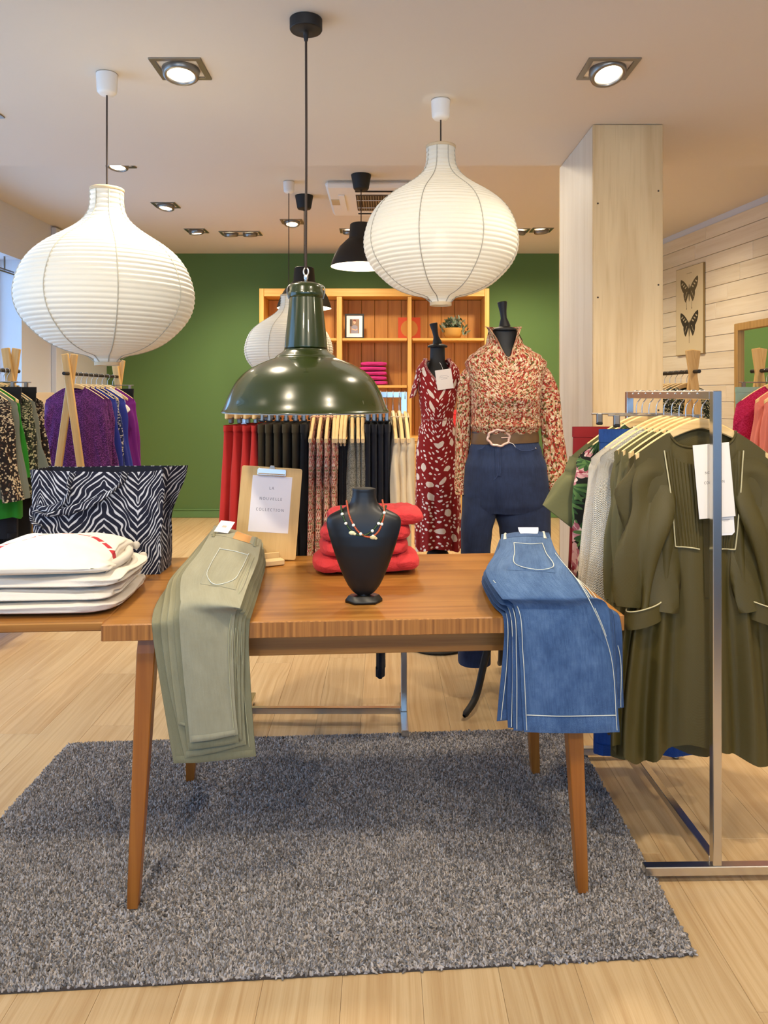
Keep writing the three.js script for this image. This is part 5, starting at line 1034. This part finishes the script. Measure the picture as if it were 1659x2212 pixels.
// ---------------------------------------------------------------- dressed forms
function dressForm(label, x, z, neckTop, group, tilt, slim = 1) {
  const t = thing('dress_form', label, 'mannequin', [x, 0, z], 0, group);
  const N = neckTop;
  part('torso', lathe([[0, N - 0.64], [0.1, N - 0.63], [0.125, N - 0.55], [0.118, N - 0.42], [0.095, N - 0.33], [0.11, N - 0.2], [0.118, N - 0.13], [0.1, N - 0.07], [0.062, N - 0.035], [0.05, N], [0.048, N + 0.075]], 48).scale(1.15 * slim, 1, 0.8 * slim), M.matteBlack, t);
  part('neck_cap', lathe([[0, N + 0.095], [0.02, N + 0.094], [0.05, N + 0.084], [0.057, N + 0.076], [0.052, N + 0.07], [0, N + 0.07]], 36), M.matteBlack, t);
  const f = part('finial', lathe([[0.028, 0], [0.022, 0.02], [0.0145, 0.04], [0.016, 0.07], [0.023, 0.112], [0.022, 0.117], [0, 0.118]], 28), M.black, t);
  f.position.set(0, N + 0.092, 0); f.rotation.z = tilt;
  part('pole', rod([0, 0.3, 0], [0, N - 0.6, 0], 0.014), M.black, t);
  part('pole_collar', lathe([[0.016, 0.26], [0.034, 0.27], [0.036, 0.3], [0.022, 0.34], [0.016, 0.4]], 24), M.black, t);
  return t;
}
const loftRows = (rows) => (y) => { let i = 0; while (i < rows.length - 2 && rows[i + 1][0] < y) i++; const a = rows[i], b = rows[i + 1], f = smooth(0, 1, clamp((y - a[0]) / (b[0] - a[0]))); return a.map((q, j) => lerp(q, b[j], f)); };
{ // flowered blouse and jeans
  const D = 3.6, k = D / FOCAL, CX = 1090, X0 = (CX - 829.5) * k, H = (py) => EYE - (py - 850) * k, O = [X0, 0, -D];
  const form = dressForm('black dress form on curved black tripod wearing flowered blouse and blue jeans', X0, -D, H(748), 'dress forms', 0.1);
  const feet = [[-0.22, 0.29], [0.13, 0.34], [0.03, -0.36]];
  feet.forEach(([x, z]) => {
    const L = Math.hypot(x, z), cv = curve([[0, 0.36, 0], [x * 0.28, 0.335, z * 0.28], [x * 0.5, 0.22, z * 0.5], [x * 0.72, 0.075, z * 0.72], [x * 1.0, 0.02, z * 1.0]]);
    part('tripod_leg', sheet(12, 30, (u, v) => { const p = cv.getPoint(v), tn = cv.getTangent(v), sd = V(z / L, 0, -x / L), n = sd.clone().cross(tn), a = u * 6.2832, r = lerp(0.024, 0.016, v) * (v > 0.97 ? 0.6 : 1); p.addScaledVector(sd, Math.cos(a) * r * 0.8).addScaledVector(n, Math.sin(a) * r); return [p.x, p.y, p.z]; }, true), M.black, form);
  });
  // blouse: rows of [pixel row, centre shift, half width, half depth, forward]
  const rows = loftRows([[716, -2, 33, 30, 0], [742, 0, 40, 32, 0], [756, 0, 58, 36, 0], [770, 1, 78, 40, 2], [784, 2, 88, 44, 4], [800, 2, 84, 48, 8], [830, 1, 76, 54, 12], [860, 0, 74, 56, 14], [885, 0, 73, 52, 10], [905, 1, 73, 48, 8], [918, 1, 75, 48, 8], [928, 1, 70, 44, 6], [936, 1, 66, 42, 4]]);
  const t = thing('blouse', 'long-sleeved blouse printed with small red and cream flowers on the dress form', 'blouse', O);
  const P = (a, v) => {
    const c = Math.cos(a), s = Math.sin(a), frontness = smooth(0.2, 1, s), vee = Math.pow(clamp(1 - Math.abs(c) / 0.93), 1.25) * (s > 0 ? 1 : 0);
    const py = lerp(lerp(714, 780, vee), 936, v), r = rows(py);
    const f = (fbm(((a / 6.2832) % 1 + 1) % 1, clamp(v, 0, 0.99), 6, 4, 1601, 2) - 0.5) * 4 + 2.2 * Math.sin(17 * a) * smooth(0.75, 0.95, v);
    const open = s > 0 ? lerp(Math.min(1, 31 / r[2]), 1, smooth(0, 0.16, v)) : 1;       // the V of the open collar
    return [(r[1] + r[2] * open * pw(c, 0.85) + f * 0.4 * c) * k, H(py), (r[4] * (s > 0 ? 1 : 0.3) + r[3] * pw(s, 0.8) + f * s) * k];
  };
  part('body', sheet(128, 72, (u, v) => [...P(-u * 6.28318, v), u * 1.0, v * 0.48], true), C.blouse, t);
  const arm = (pts, w, seed) => { const cv = curve(pts.map(([px, py, dz]) => [(px - CX) * k, H(py), dz])); return sheet(30, 40, (u, v) => { const p = cv.getPoint(v), tn = cv.getTangent(v), nx = V(tn.y, -tn.x, 0).normalize(), a = u * 6.28318; let i = Math.min(w.length - 2, Math.floor(v * (w.length - 1))), r = lerp(w[i], w[i + 1], v * (w.length - 1) - i) * k; r *= 1 + 0.05 * Math.sin(5 * a + 9 * v + seed) + 0.045 * Math.sin(18 * v + 2 * a + seed); p.addScaledVector(nx, -Math.cos(a) * r); p.z += Math.sin(a) * r * 0.8; return [p.x, p.y, p.z, u * 0.3, v * 0.62]; }, true); };
  part('sleeve', arm([[1146, 798, 0.0], [1171, 822, 0.006], [1185, 870, 0.005], [1193, 950, 0.01], [1200, 1030, 0.03], [1206, 1078, 0.05]], [17, 25, 26, 25, 24, 24, 25, 23], 1), C.blouse, t);
  part('sleeve', arm([[1032, 798, 0.0], [1014, 824, 0.004], [1005, 880, -0.02], [1001, 960, -0.03], [998, 1030, -0.02], [998, 1068, -0.01]], [17, 22, 21, 18, 16, 15, 15, 14], 4), C.blouse, t);
  part('cuff', arm([[1204, 1068, 0.045], [1209, 1094, 0.055]], [23.5, 23.5], 1), C.blouse, t);
  for (const s of [-1, 1]) part('collar', sheet(20, 8, (u, v) => { const a = s > 0 ? lerp(1.62, -1.55, u) : lerp(1.52, 4.7, u), p = P(a, 0.0), q = P(a, 0.04), lift = Math.sin(Math.PI * 0.62 * v) * 0.024 * smooth(0.1, 0.6, u), flare = v * lerp(0.004, 0.014, smooth(0, 0.4, u)); return [p[0] * (1 + 0.0) + Math.cos(a) * flare + (q[0] - p[0]) * v * lerp(0.9, 0.2, u), p[1] + lift - v * 0.004, p[2] + Math.sin(a) * flare + 0.002, u * 0.2, v * 0.05]; }), C.blouse, t);
  part('button_placket', sheet(4, 40, (u, v) => { const p = P(Math.PI / 2 + lerp(0.07, -0.07, u), lerp(0.02, 0.97, v)); return [p[0], p[1], p[2] + 0.004, u * 0.03, v * 0.4]; }), C.blouse, t);
  // jeans
  const j = thing('worn_jeans', 'dark blue high-waisted jeans with leather belt on the dress form', 'jeans', O);
  const hip = loftRows([[932, 0, 69, 42, 2], [950, 0, 71, 43, 2], [975, 1, 78, 48, 3], [1010, 2, 88, 54, 4], [1050, 3, 92, 56, 4], [1085, 4, 93, 54, 3], [1104, 4, 93, 48, 2]]);
  const HP = (a, py) => { const r = hip(py), c = Math.cos(a), s = Math.sin(a); const cleft = 1 - 0.22 * smooth(1030, 1110, py) * Math.exp(-Math.pow((c * r[2] + 22) / 9, 2)); return [(r[1] + r[2] * pw(c, 0.85)) * k, H(py), (r[4] + r[3] * pw(s, 0.8) * cleft) * k]; };
  part('hips', sheet(72, 30, (u, v) => [...HP(-u * 6.28318, lerp(932, 1104, v)), u * 1.0, v * 0.4], true), M.denimDark, j);
  const leg = (rws, seed) => { const R = loftRows(rws); return sheet(44, 40, (u, v) => { const py = lerp(1070, 1428, v), r = R(py), a = -u * 6.28318, f = (fbm(u, clamp(v, 0, 0.99), 5, 7, seed, 3) - 0.5) * 6; return [(r[1] - CX + (r[2] + f * 0.4) * pw(Math.cos(a), 0.8)) * k, H(py), (2 + (r[3] + f) * pw(Math.sin(a), 0.8)) * k, u * 0.5, v * 0.8]; }, true); };
  part('leg', leg([[1070, 1036, 38, 47], [1108, 1034, 36, 45], [1145, 1029, 33, 43], [1190, 1027, 31, 42], [1300, 1026, 33, 42], [1428, 1024, 35, 42]], 1701), M.denimDark, j);
  part('leg', leg([[1070, 1130, 59, 48], [1108, 1128, 59, 46], [1145, 1133, 54, 45], [1190, 1136, 52, 44], [1300, 1138, 50, 44], [1428, 1142, 50, 44]], 1702), M.denimDark, j);
  const ring = (py, r, m, name, q = 1.012) => part(name, tube(Array.from({ length: 36 }, (_, i) => { const p = HP(i / 36 * 6.28318, py); return [p[0] * q, p[1], p[2] * q + 0.001]; }), r, 90, 6, true), m, j);
  ring(934, 0.003, M.denimDark, 'waist_edge');
  const stitch = std({ color: 0x36446a, roughness: 1 });
  const onHip = (px, py, up = 0.0055) => { const r = hip(py), c = clamp(((px - CX) - r[1]) / r[2], -0.98, 0.98), p = HP(Math.acos(pw(c, 1 / 0.85)), py); return V(p[0], p[1], p[2] + up); };
  part('fly_seam', tube([[1068, 962], [1068, 985], [1067, 1010], [1064, 1024], [1058, 1030]].map((q) => onHip(...q)), 0.0014, 30, 5), stitch, j);
  part('fly_flap', sheet(5, 16, (u, v) => { const q = onHip(lerp(1062, 1074, u), lerp(962, 1022, v), 0.0035); return [q.x, q.y, q.z, u * 0.02, v * 0.13]; }), M.denimDark, j);
  part('pocket_seam', tube([[1150, 966], [1135, 970], [1116, 969], [1104, 962]].map((q) => onHip(...q)), 0.0014, 24, 5), stitch, j);
  part('pocket_seam', tube([[1030, 968], [1036, 966], [1042, 960]].map((q) => onHip(...q)), 0.0014, 16, 5), stitch, j);
  part('rivet', new THREE.SphereGeometry(0.004, 10, 8).translate(...onHip(1150, 966, 0.001).toArray()), M.chrome, j);
  // belt
  const b = thing('belt', 'wide brown leather belt with pale twisted oval buckle over the jeans', 'belt', O);
  const leather = std({ color: 0x5f4526, roughness: 0.55 });
  part('strap', sheet(80, 6, (u, v) => { const a = -u * 6.28318, p = HP(a, lerp(927, 956, v)), o = 1 + 0.02 * (1 - Math.pow(2 * v - 1, 6)); return [p[0] * o * 1.01, p[1] + 0.008 * Math.cos(a) * 0.7, p[2] * o * 1.02 + 0.002 * Math.sin(a), u, v * 0.06]; }, true), leather, b);
  const bc = onHip(1070, 943, 0.012), pale = std({ color: 0xd9b6a4, roughness: 0.3, metalness: 0.3 });
  part('buckle', tube(Array.from({ length: 40 }, (_, i) => { const a = i / 40 * 6.2832, r = 1 + 0.05 * Math.sin(8 * a); return [bc.x + Math.cos(a) * 0.049 * r, bc.y + Math.sin(a) * 0.036 * r, bc.z - 0.004 * Math.cos(a) * Math.cos(a)]; }), 0.006, 120, 10, true), pale, b);
  part('buckle_prong', rod([bc.x + 0.012, bc.y, bc.z - 0.002], [bc.x + 0.046, bc.y + 0.002, bc.z], 0.003), pale, b.children[1]);
  part('belt_keeper', tube([[-0.09, 0], [-0.09, 0.066]].map(([x, y]) => { const p = onHip(CX + x / k + 40 - 40, 956, 0.006); return [p.x, p.y + y, p.z]; }), 0.005, 8, 6), leather, b);
  part('hang_thread', tube([[bc.x + 0.045, bc.y - 0.02, bc.z], [bc.x + 0.065, bc.y - 0.028, bc.z + 0.002], [bc.x + 0.078, bc.y - 0.045, bc.z]], 0.0012, 14, 5), M.paper, b);
}
{ // red dress
  const D = 4.3, k = D / FOCAL, CX = 945, X0 = (CX - 829.5) * k, H = (py) => EYE - (py - 850) * k, O = [X0, 0, -D];
  const form = dressForm('black dress form at the back wearing the red spotted dress', X0, -D, H(778), 'dress forms', 0.2, 0.74);
  part('base_plate', lathe([[0, 0.002], [0.17, 0.003], [0.172, 0.014], [0.06, 0.026], [0.02, 0.05], [0, 0.05]], 40), M.black, form);
  part('pole_tube', rod([0, 0.04, 0], [0, 0.32, 0], 0.014), M.black, form);
  part('hip_block', new THREE.SphereGeometry(1, 32, 20).scale(0.066, 0.085, 0.06).translate(0, H(1207), 0.02), M.matteBlack, form);
  const rows = loftRows([[776, -1, 28, 20, 0], [788, 0, 40, 28, 0], [800, 0, 47, 32, 2], [830, 0, 44, 36, 6], [865, 0, 40, 36, 6], [895, -1, 35, 31, 3], [908, -1, 34, 30, 3], [930, -1, 40, 34, 4], [980, -1, 46, 38, 4], [1060, 0, 48, 42, 3], [1182, 0, 49, 46, 2]]);
  const P = (a, v) => {
    const c = Math.cos(a), s = Math.sin(a), vee = Math.pow(clamp(1 - Math.abs(c) / 0.8), 1) * (s > 0 ? 1 : 0.1), py = lerp(lerp(776, 828, vee), 1182 + 4 * Math.sin(3 * a), v), r = rows(py);
    const f = smooth(0.35, 1, v) * (4.2 * Math.sin(9 * a + 1 + v) + 2.4 * Math.sin(16 * a + 2)) + (fbm(((a / 6.2832) % 1 + 1) % 1, clamp(v, 0, 0.99), 8, 6, 1801, 2) - 0.5) * 3;
    return [(r[1] + (r[2] + f * 0.4) * pw(c, 0.85)) * k, H(py), (r[4] * (s > 0 ? 1 : 0.3) + (r[3] + f) * pw(s, 0.85)) * k];
  };
  const t = thing('dress', 'dark red dress with cream spots on the rear dress form', 'dress', O);
  part('body', sheet(96, 64, (u, v) => [...P(-u * 6.28318, v), u * 0.72, v * 1.08], true), C.redDress, t);
  for (const s of [-1, 1]) part('sleeve', sheet(24, 12, (u, v) => { const a = u * 6.28318, px = lerp(38, 54, v), r = lerp(20, 17, v); return [(s * px + s * Math.cos(a) * r * 0.42) * k, H(lerp(800, 858, v) + Math.cos(a) * 3), (2 + Math.sin(a) * r * 1.3 * (1 + 0.08 * Math.sin(5 * a + s))) * k, u * 0.3, v * 0.16]; }, true), C.redDress, t);
  part('waist_seam', tube(Array.from({ length: 30 }, (_, i) => { const a = i / 30 * 6.2832, r = rows(906); return [(r[1] + r[2] * 1.02 * Math.cos(a)) * k, H(906), (r[4] + r[3] * 1.04 * Math.sin(a)) * k]; }), 0.003, 60, 6, true), C.redDress, t);
  for (const s of [-1, 1]) part('collar', tube(Array.from({ length: 14 }, (_, i) => P(Math.PI / 2 + s * lerp(0.02, 2.2, i / 13), 0)), 0.006, 30, 7), C.redDress, t);
  const c = thing('price_card', 'white handwritten price card hung on the red spotted dress', 'price card', [X0 + 8 * k, H(799), -D + 0.125]);
  const m = paint(200, 240, [0.088, 0.108], (x, w, h) => { x.fillStyle = '#f0e6dc'; x.fillRect(0, 0, w, h); x.strokeStyle = '#9b9496'; x.lineWidth = 2.5; reseed(5); for (const [y, a, b] of [[75, 50, 150], [95, 40, 165], [112, 60, 140]]) { x.beginPath(); x.moveTo(a, y); for (let q = a; q < b; q += 6) x.lineTo(q, y + rr(-4, 4)); x.stroke(); } });
  part('card', triUV(cbox(0.089, 0.108, 0.0014, 0.0003)).translate(0, -0.056, 0), M.paper, c);
  const pg = new THREE.PlaneGeometry(0.088, 0.107); { const u = pg.attributes.uv; for (let i = 0; i < 4; i++) u.setXY(i, u.getX(i) * 0.088, u.getY(i) * 0.108); }
  part('written_face', pg.translate(0, -0.056, 0.001), std({ map: m, roughness: 0.85 }), c);
  part('string', tube([[0, -0.003, 0], [-0.004, 0.02, -0.01], [-0.01, 0.04, -0.03]], 0.001, 10, 5), M.paper, c);
  c.rotation.z = 0.14;
}
// ---------------------------------------------------------------- bookcase on the back wall
const BZ = -8.35;                                    // its front edge
{
  const k = -BZ / FOCAL, X = (px) => (px - 829.5) * k, H = (py) => EYE - (py - 850) * k, D = 0.34;
  const oak = std({ map: wood(0xdfae5e, 0xc08838, [1.2, 0.3], 1901, 14, 0.4), roughness: 0.5 }), back = std({ map: wood(0xcf9040, 0xa86a28, [1.4, 0.4], 1921, 22, 0.2), roughness: 0.5 });
  const l = X(560), r = X(1057), top = H(623), t = thing('bookcase', 'wide oak bookcase with open compartments against the green wall', 'bookcase', [(l + r) / 2, 0, BZ - D / 2]);
  const cx = (l + r) / 2, W = r - l, s = 0.05;
  const bd = (n, w, h, d, x, y, z, g, m = oak) => part(n, triUV(cbox(w, h, d, 0.003), g).translate(x - cx, y, z), m, t);
  for (const x of [l + s / 2, r - s / 2]) bd('side_panel', s, top, D, x, top / 2, 0, 'y');
  bd('top_board', W - 2 * s - 0.002, 0.085, D, cx, top - 0.043, 0, 'x');
  for (let i = 0; i < 16; i++) { const w = (W - 2 * s) / 16; bd('back_plank', w - 0.003, top - 0.09, 0.012, l + s + w * (i + 0.5), (top - 0.09) / 2, -D / 2 + 0.008, 'y', back); }
  const xs = [l + s, X(733), X(885), r - s], yT = top - 0.087;
  for (const px of [733, 885]) bd('upright', px === 733 ? 0.058 : 0.042, yT - 0.002, D - 0.02, X(px), (yT) / 2, 0.004, 'y');
  for (let c = 0; c < 3; c++) for (const py of [733, 835]) { const a = xs[c] + (c ? 0.03 : 0.001), b = xs[c + 1] - (c < 2 ? 0.03 : 0.001); bd('shelf', b - a, 0.028, D - 0.03, (a + b) / 2, H(py), 0, 'x'); }
  // deeper base with doors
  bd('base_top', W, 0.045, D + 0.12, cx, 0.92, 0.06, 'x');
  bd('base_body', W - 0.02, 0.84, D + 0.08, cx, 0.475, 0.06, 'x');
  for (let i = 0; i < 4; i++) { const w = (W - 0.06) / 4, x = l + 0.03 + w * (i + 0.5); bd('door', w - 0.008, 0.78, 0.02, x, 0.48, D / 2 + 0.111, 'y'); }
  bd('plinth', W - 0.08, 0.055, D, cx, 0.0285, 0.04, 'x');
  const shelf1 = H(733) + 0.0145, shelf2 = H(835) + 0.0145;
  // framed photograph
  const fx = X(765), f = thing('picture_frame', 'small black-framed photo of a person with folded arms on the upper shelf', 'picture frame', [fx, shelf1, BZ - 0.1], 0.02);
  const fw = 41 * k, fh = 54 * k, hole = roundRect(fw, fh, 0.003), ph = new THREE.Path(); { const a = fw / 2 - 0.014, b = fh / 2 - 0.014; ph.moveTo(-a, -b); ph.lineTo(-a, b); ph.lineTo(a, b); ph.lineTo(a, -b); ph.closePath(); } hole.holes.push(ph);
  part('frame', extr(hole, 0.016, 0.002).translate(0, fh / 2, 0), M.black, f);
  part('mat_board', triUV(cbox(fw - 0.026, fh - 0.026, 0.003, 0.0005)).translate(0, fh / 2, 0.004), M.paper, f);
  const pw2 = fw * 0.5, phh = fh * 0.58, photo = paint(240, 330, [pw2, phh], (x, w, h) => {
    x.fillStyle = '#8f6f54'; x.fillRect(0, 0, w, h); x.fillStyle = '#4a3a30'; x.fillRect(0, 0, 60, h * 0.5);
    x.fillStyle = '#8d8690'; x.beginPath(); x.moveTo(30, h); x.lineTo(45, 170); x.quadraticCurveTo(120, 105, 195, 165); x.lineTo(215, h); x.fill();
    x.fillStyle = '#d8a583'; x.beginPath(); x.ellipse(122, 68, 33, 44, 0, 0, 7); x.fill(); x.fillStyle = '#7a2e22'; x.beginPath(); x.ellipse(122, 38, 38, 28, 0, Math.PI, 7); x.fill();
    x.strokeStyle = '#d8a583'; x.lineWidth = 24; x.beginPath(); x.moveTo(50, 225); x.lineTo(150, 255); x.lineTo(195, 225); x.stroke();
  });
  const pg = new THREE.PlaneGeometry(pw2, phh); { const u = pg.attributes.uv; for (let i = 0; i < 4; i++) u.setXY(i, u.getX(i) * pw2, u.getY(i) * phh); }
  part('photo', pg.translate(0, fh / 2, 0.0065), std({ map: photo, roughness: 0.5 }), f);
  f.rotation.x = -0.06;
  // coral print with a gold disc
  const cw = 50 * k, q = thing('art_print', 'square coral print with golden circle behind the bookcase upright', 'print', [X(886), shelf1, BZ - 0.29], 0);
  part('panel', triUV(cbox(cw, cw, 0.012, 0.002)).translate(0, cw / 2, 0), std({ color: 0xd9542f, roughness: 0.7 }), q);
  part('disc', new THREE.CylinderGeometry(cw * 0.38, cw * 0.38, 0.003, 48).rotateX(Math.PI / 2).translate(0, cw / 2, 0.0075), std({ color: 0xd08a3a, roughness: 0.45, metalness: 0.3 }), q);
  // plant in a wooden pot
  const p = thing('potted_plant', 'small trailing grey-green plant in a wooden bowl on the upper shelf', 'plant', [X(981), shelf1, BZ - 0.14]);
  part('pot', lathe([[0, 0.002], [0.075, 0.002], [0.1, 0.05], [0.108, 0.115], [0.102, 0.118], [0.092, 0.1], [0, 0.095]], 36), std({ color: 0xc99544, roughness: 0.6 }), p);
  part('soil', lathe([[0, 0.106], [0.06, 0.105], [0.094, 0.1]], 24), std({ color: 0x3a2a1c }), p);
  reseed(303);
  const leaf = sheet(4, 5, (u, v) => { const w = 0.013 * Math.sin(Math.PI * (0.08 + 0.92 * v) ) * (1 - 0.2 * v); return [(u - 0.5) * 2 * w, v * 0.055, 0.012 * v * v + 0.003 * Math.abs(u - 0.5)]; });
  const greens = [0x4c5b3a, 0x6f7c62, 0x8c9682, 0x3c4a2c].map((c) => std({ color: c, roughness: 0.7, side: THREE.DoubleSide }));
  for (let i = 0; i < 26; i++) {
    const a = rnd() * 6.283, out = rr(0.08, 0.19), up = rr(0.02, 0.1), ex = Math.cos(a) * out, ez = Math.sin(a) * out * 0.6, y1 = 0.11 + up * 1.2, y2 = Math.max(0.03, 0.1 + up - out * rr(0.1, 0.8));
    const st = part('stem', tube([[ex * 0.1, 0.104, ez * 0.1], [ex * 0.45, y1, ez * 0.45], [ex, y2, ez]], 0.0016, 10, 5), greens[0], p);
    const cv = curve([[ex * 0.1, 0.104, ez * 0.1], [ex * 0.45, y1, ez * 0.45], [ex, y2, ez]]);
    for (let q2 = 0; q2 < 5; q2++) { const lf = mesh('leaf', leaf, greens[Math.floor(rnd() * 4)]); lf.position.copy(cv.getPoint(0.3 + q2 * 0.17)); lf.rotation.set(rr(-0.9, 0.9), rnd() * 6.28, rr(-1.2, 1.2)); st.add(lf); }
  }
  // folded pink sweaters
  const pk = cloth({ color: 0xc22a78, bumpMap: fuzz, bumpScale: 0.001 });
  ['lowest folded pink sweater on the middle shelf', 'second folded pink sweater from the bottom on the shelf', 'third folded pink sweater from the bottom on the shelf', 'fourth folded pink sweater, just under the top one', 'topmost folded pink sweater in the bookcase'].forEach((lab, i) => {
    const g = thing('pink_sweater', lab, 'sweater', [X(806) + rr(-0.008, 0.008), shelf2 + i * 0.052, BZ - 0.16], rr(-0.05, 0.05), 'folded pink sweaters in the bookcase');
    part('body', foldedGeo(0.31 - i * 0.006, 0.05, 0.27, { seed: 2001 + i * 5, groove: 0.04, wob: 0.008, ev: 0.6 }), pk, g);
    part('folded_edge', tube([[-0.14, 0.026, 0.11], [0, 0.028, 0.125], [0.14, 0.026, 0.11]], 0.014, 20, 8), pk, g);
  });
  const rb = thing('red_box', 'bright red box glimpsed behind the red dress and blouse sleeve', 'box', [X(990), 0.945, BZ - 0.02], 0.1);
  part('box', triUV(cbox(0.16, 0.24, 0.12, 0.004)).translate(0, 0.12, 0), std({ color: 0xd8262a, roughness: 0.6 }), rb);
  part('lid', triUV(cbox(0.166, 0.05, 0.126, 0.004)).translate(0, 0.262, 0), std({ color: 0xe03436, roughness: 0.6 }), rb);
}
// ---------------------------------------------------------------- poster and mirror on the right wall
{
  const onWall = (s0) => [rightX(s0) - 0.019, 0, s0];
  const z = -7.3, t = thing('butterfly_poster', 'tall cream poster with two dark butterfly drawings on the white boards', 'poster', [rightX(z) - 0.03, 0, z]);
  t.rotation.y = -Math.PI / 2 + RTURN;
  const w = 0.51, h = 0.84, y = EYE + (850 - 671) * 7.3 / FOCAL;
  part('panel', triUV(cbox(w, h, 0.018, 0.002)).translate(0, y, 0), std({ color: 0x8f7648, roughness: 0.8 }), t);
  const art = paint(512, 848, [w - 0.01, h - 0.01], (x, W, H) => {
    x.fillStyle = '#d3c29b'; x.fillRect(0, 0, W, H); x.fillStyle = '#6d6046'; x.font = '20px serif'; x.textAlign = 'center';
    for (let i = 0; i < 5; i++) x.fillRect(W / 2 - 48 + i * 20, 58, 14, 5);
    const fly = (cy, s, dark, tail) => {
      x.save(); x.translate(W / 2, cy);
      for (const m of [-1, 1]) {
        x.save(); x.scale(m * s, s);
        x.fillStyle = dark; x.beginPath(); x.moveTo(4, 0); x.bezierCurveTo(40, -40, 120, -120, 180, -120); x.bezierCurveTo(205, -60, 150, 10, 120, 30); x.bezierCurveTo(130, 70, 100, 120, 74, 140); x.bezierCurveTo(50, 120, 20, 60, 4, 40); x.fill();
        x.fillStyle = '#cfc09a'; for (let i = 0; i < 9; i++) { x.beginPath(); x.ellipse(60 + i * 12, -30 - i * 8 + (i % 3) * 14, 9, 4 + i % 3 * 2, -0.8, 0, 7); x.fill(); } for (let i = 0; i < 5; i++) { x.beginPath(); x.ellipse(50 + i * 9, 30 + i * 14, 8, 4, 0.6, 0, 7); x.fill(); }
        if (tail) { x.strokeStyle = dark; x.lineWidth = 6; x.beginPath(); x.moveTo(60, 130); x.quadraticCurveTo(50, 180, 54, 205); x.stroke(); x.fillStyle = dark; x.beginPath(); x.ellipse(54, 208, 6, 12, 0, 0, 7); x.fill(); }
        x.restore();
      }
      x.fillStyle = '#4a4230'; x.beginPath(); x.ellipse(0, tail ? 40 * s : 60 * s, 11 * s, (tail ? 95 : 90) * s, 0, 0, 7); x.fill(); if (!tail) { x.fillRect(-3, 90 * s, 6, 120 * s); }
      x.restore();
    };
    fly(215, 0.9, '#5b4f35', true); fly(545, 0.92, '#352d1e', false);
  });
  const pg = new THREE.PlaneGeometry(w - 0.01, h - 0.01); { const u = pg.attributes.uv; for (let i = 0; i < 4; i++) u.setXY(i, u.getX(i) * (w - 0.01), u.getY(i) * (h - 0.01)); }
  part('printed_face', pg.translate(0, y, 0.0096), std({ map: art, roughness: 0.8 }), t);
  const mz = -5.85, m = thing('wall_mirror', 'wooden-framed mirror reflecting green, cut by the right picture edge', 'mirror', [rightX(mz) - 0.04, 0, mz]);
  m.rotation.y = -Math.PI / 2 + RTURN - 0.07; m.position.x -= 0.05;
  const my = 1.22, mw = 1.3, mh = 1.55, fr = roundRect(mw, mh, 0.004), hp = new THREE.Path(); { const a = mw / 2 - 0.055, b = mh / 2 - 0.055; hp.moveTo(-a, -b); hp.lineTo(-a, b); hp.lineTo(a, b); hp.lineTo(a, -b); hp.closePath(); } fr.holes.push(hp);
  part('frame', triUV(extr(fr, 0.045, 0.003), 'y').translate(0, my, -0.02), std({ map: wood(0xb99257, 0x8e6a38, [1.2, 0.3], 2101, 12, 0.4, [512, 256]), roughness: 0.6 }), m);
  part('glass', triUV(cbox(mw - 0.1, mh - 0.1, 0.006, 0.001)).translate(0, my, -0.008), std({ color: 0xe8eee8, roughness: 0.02, metalness: 1 }), m);
}
renderer.render(scene, camera);
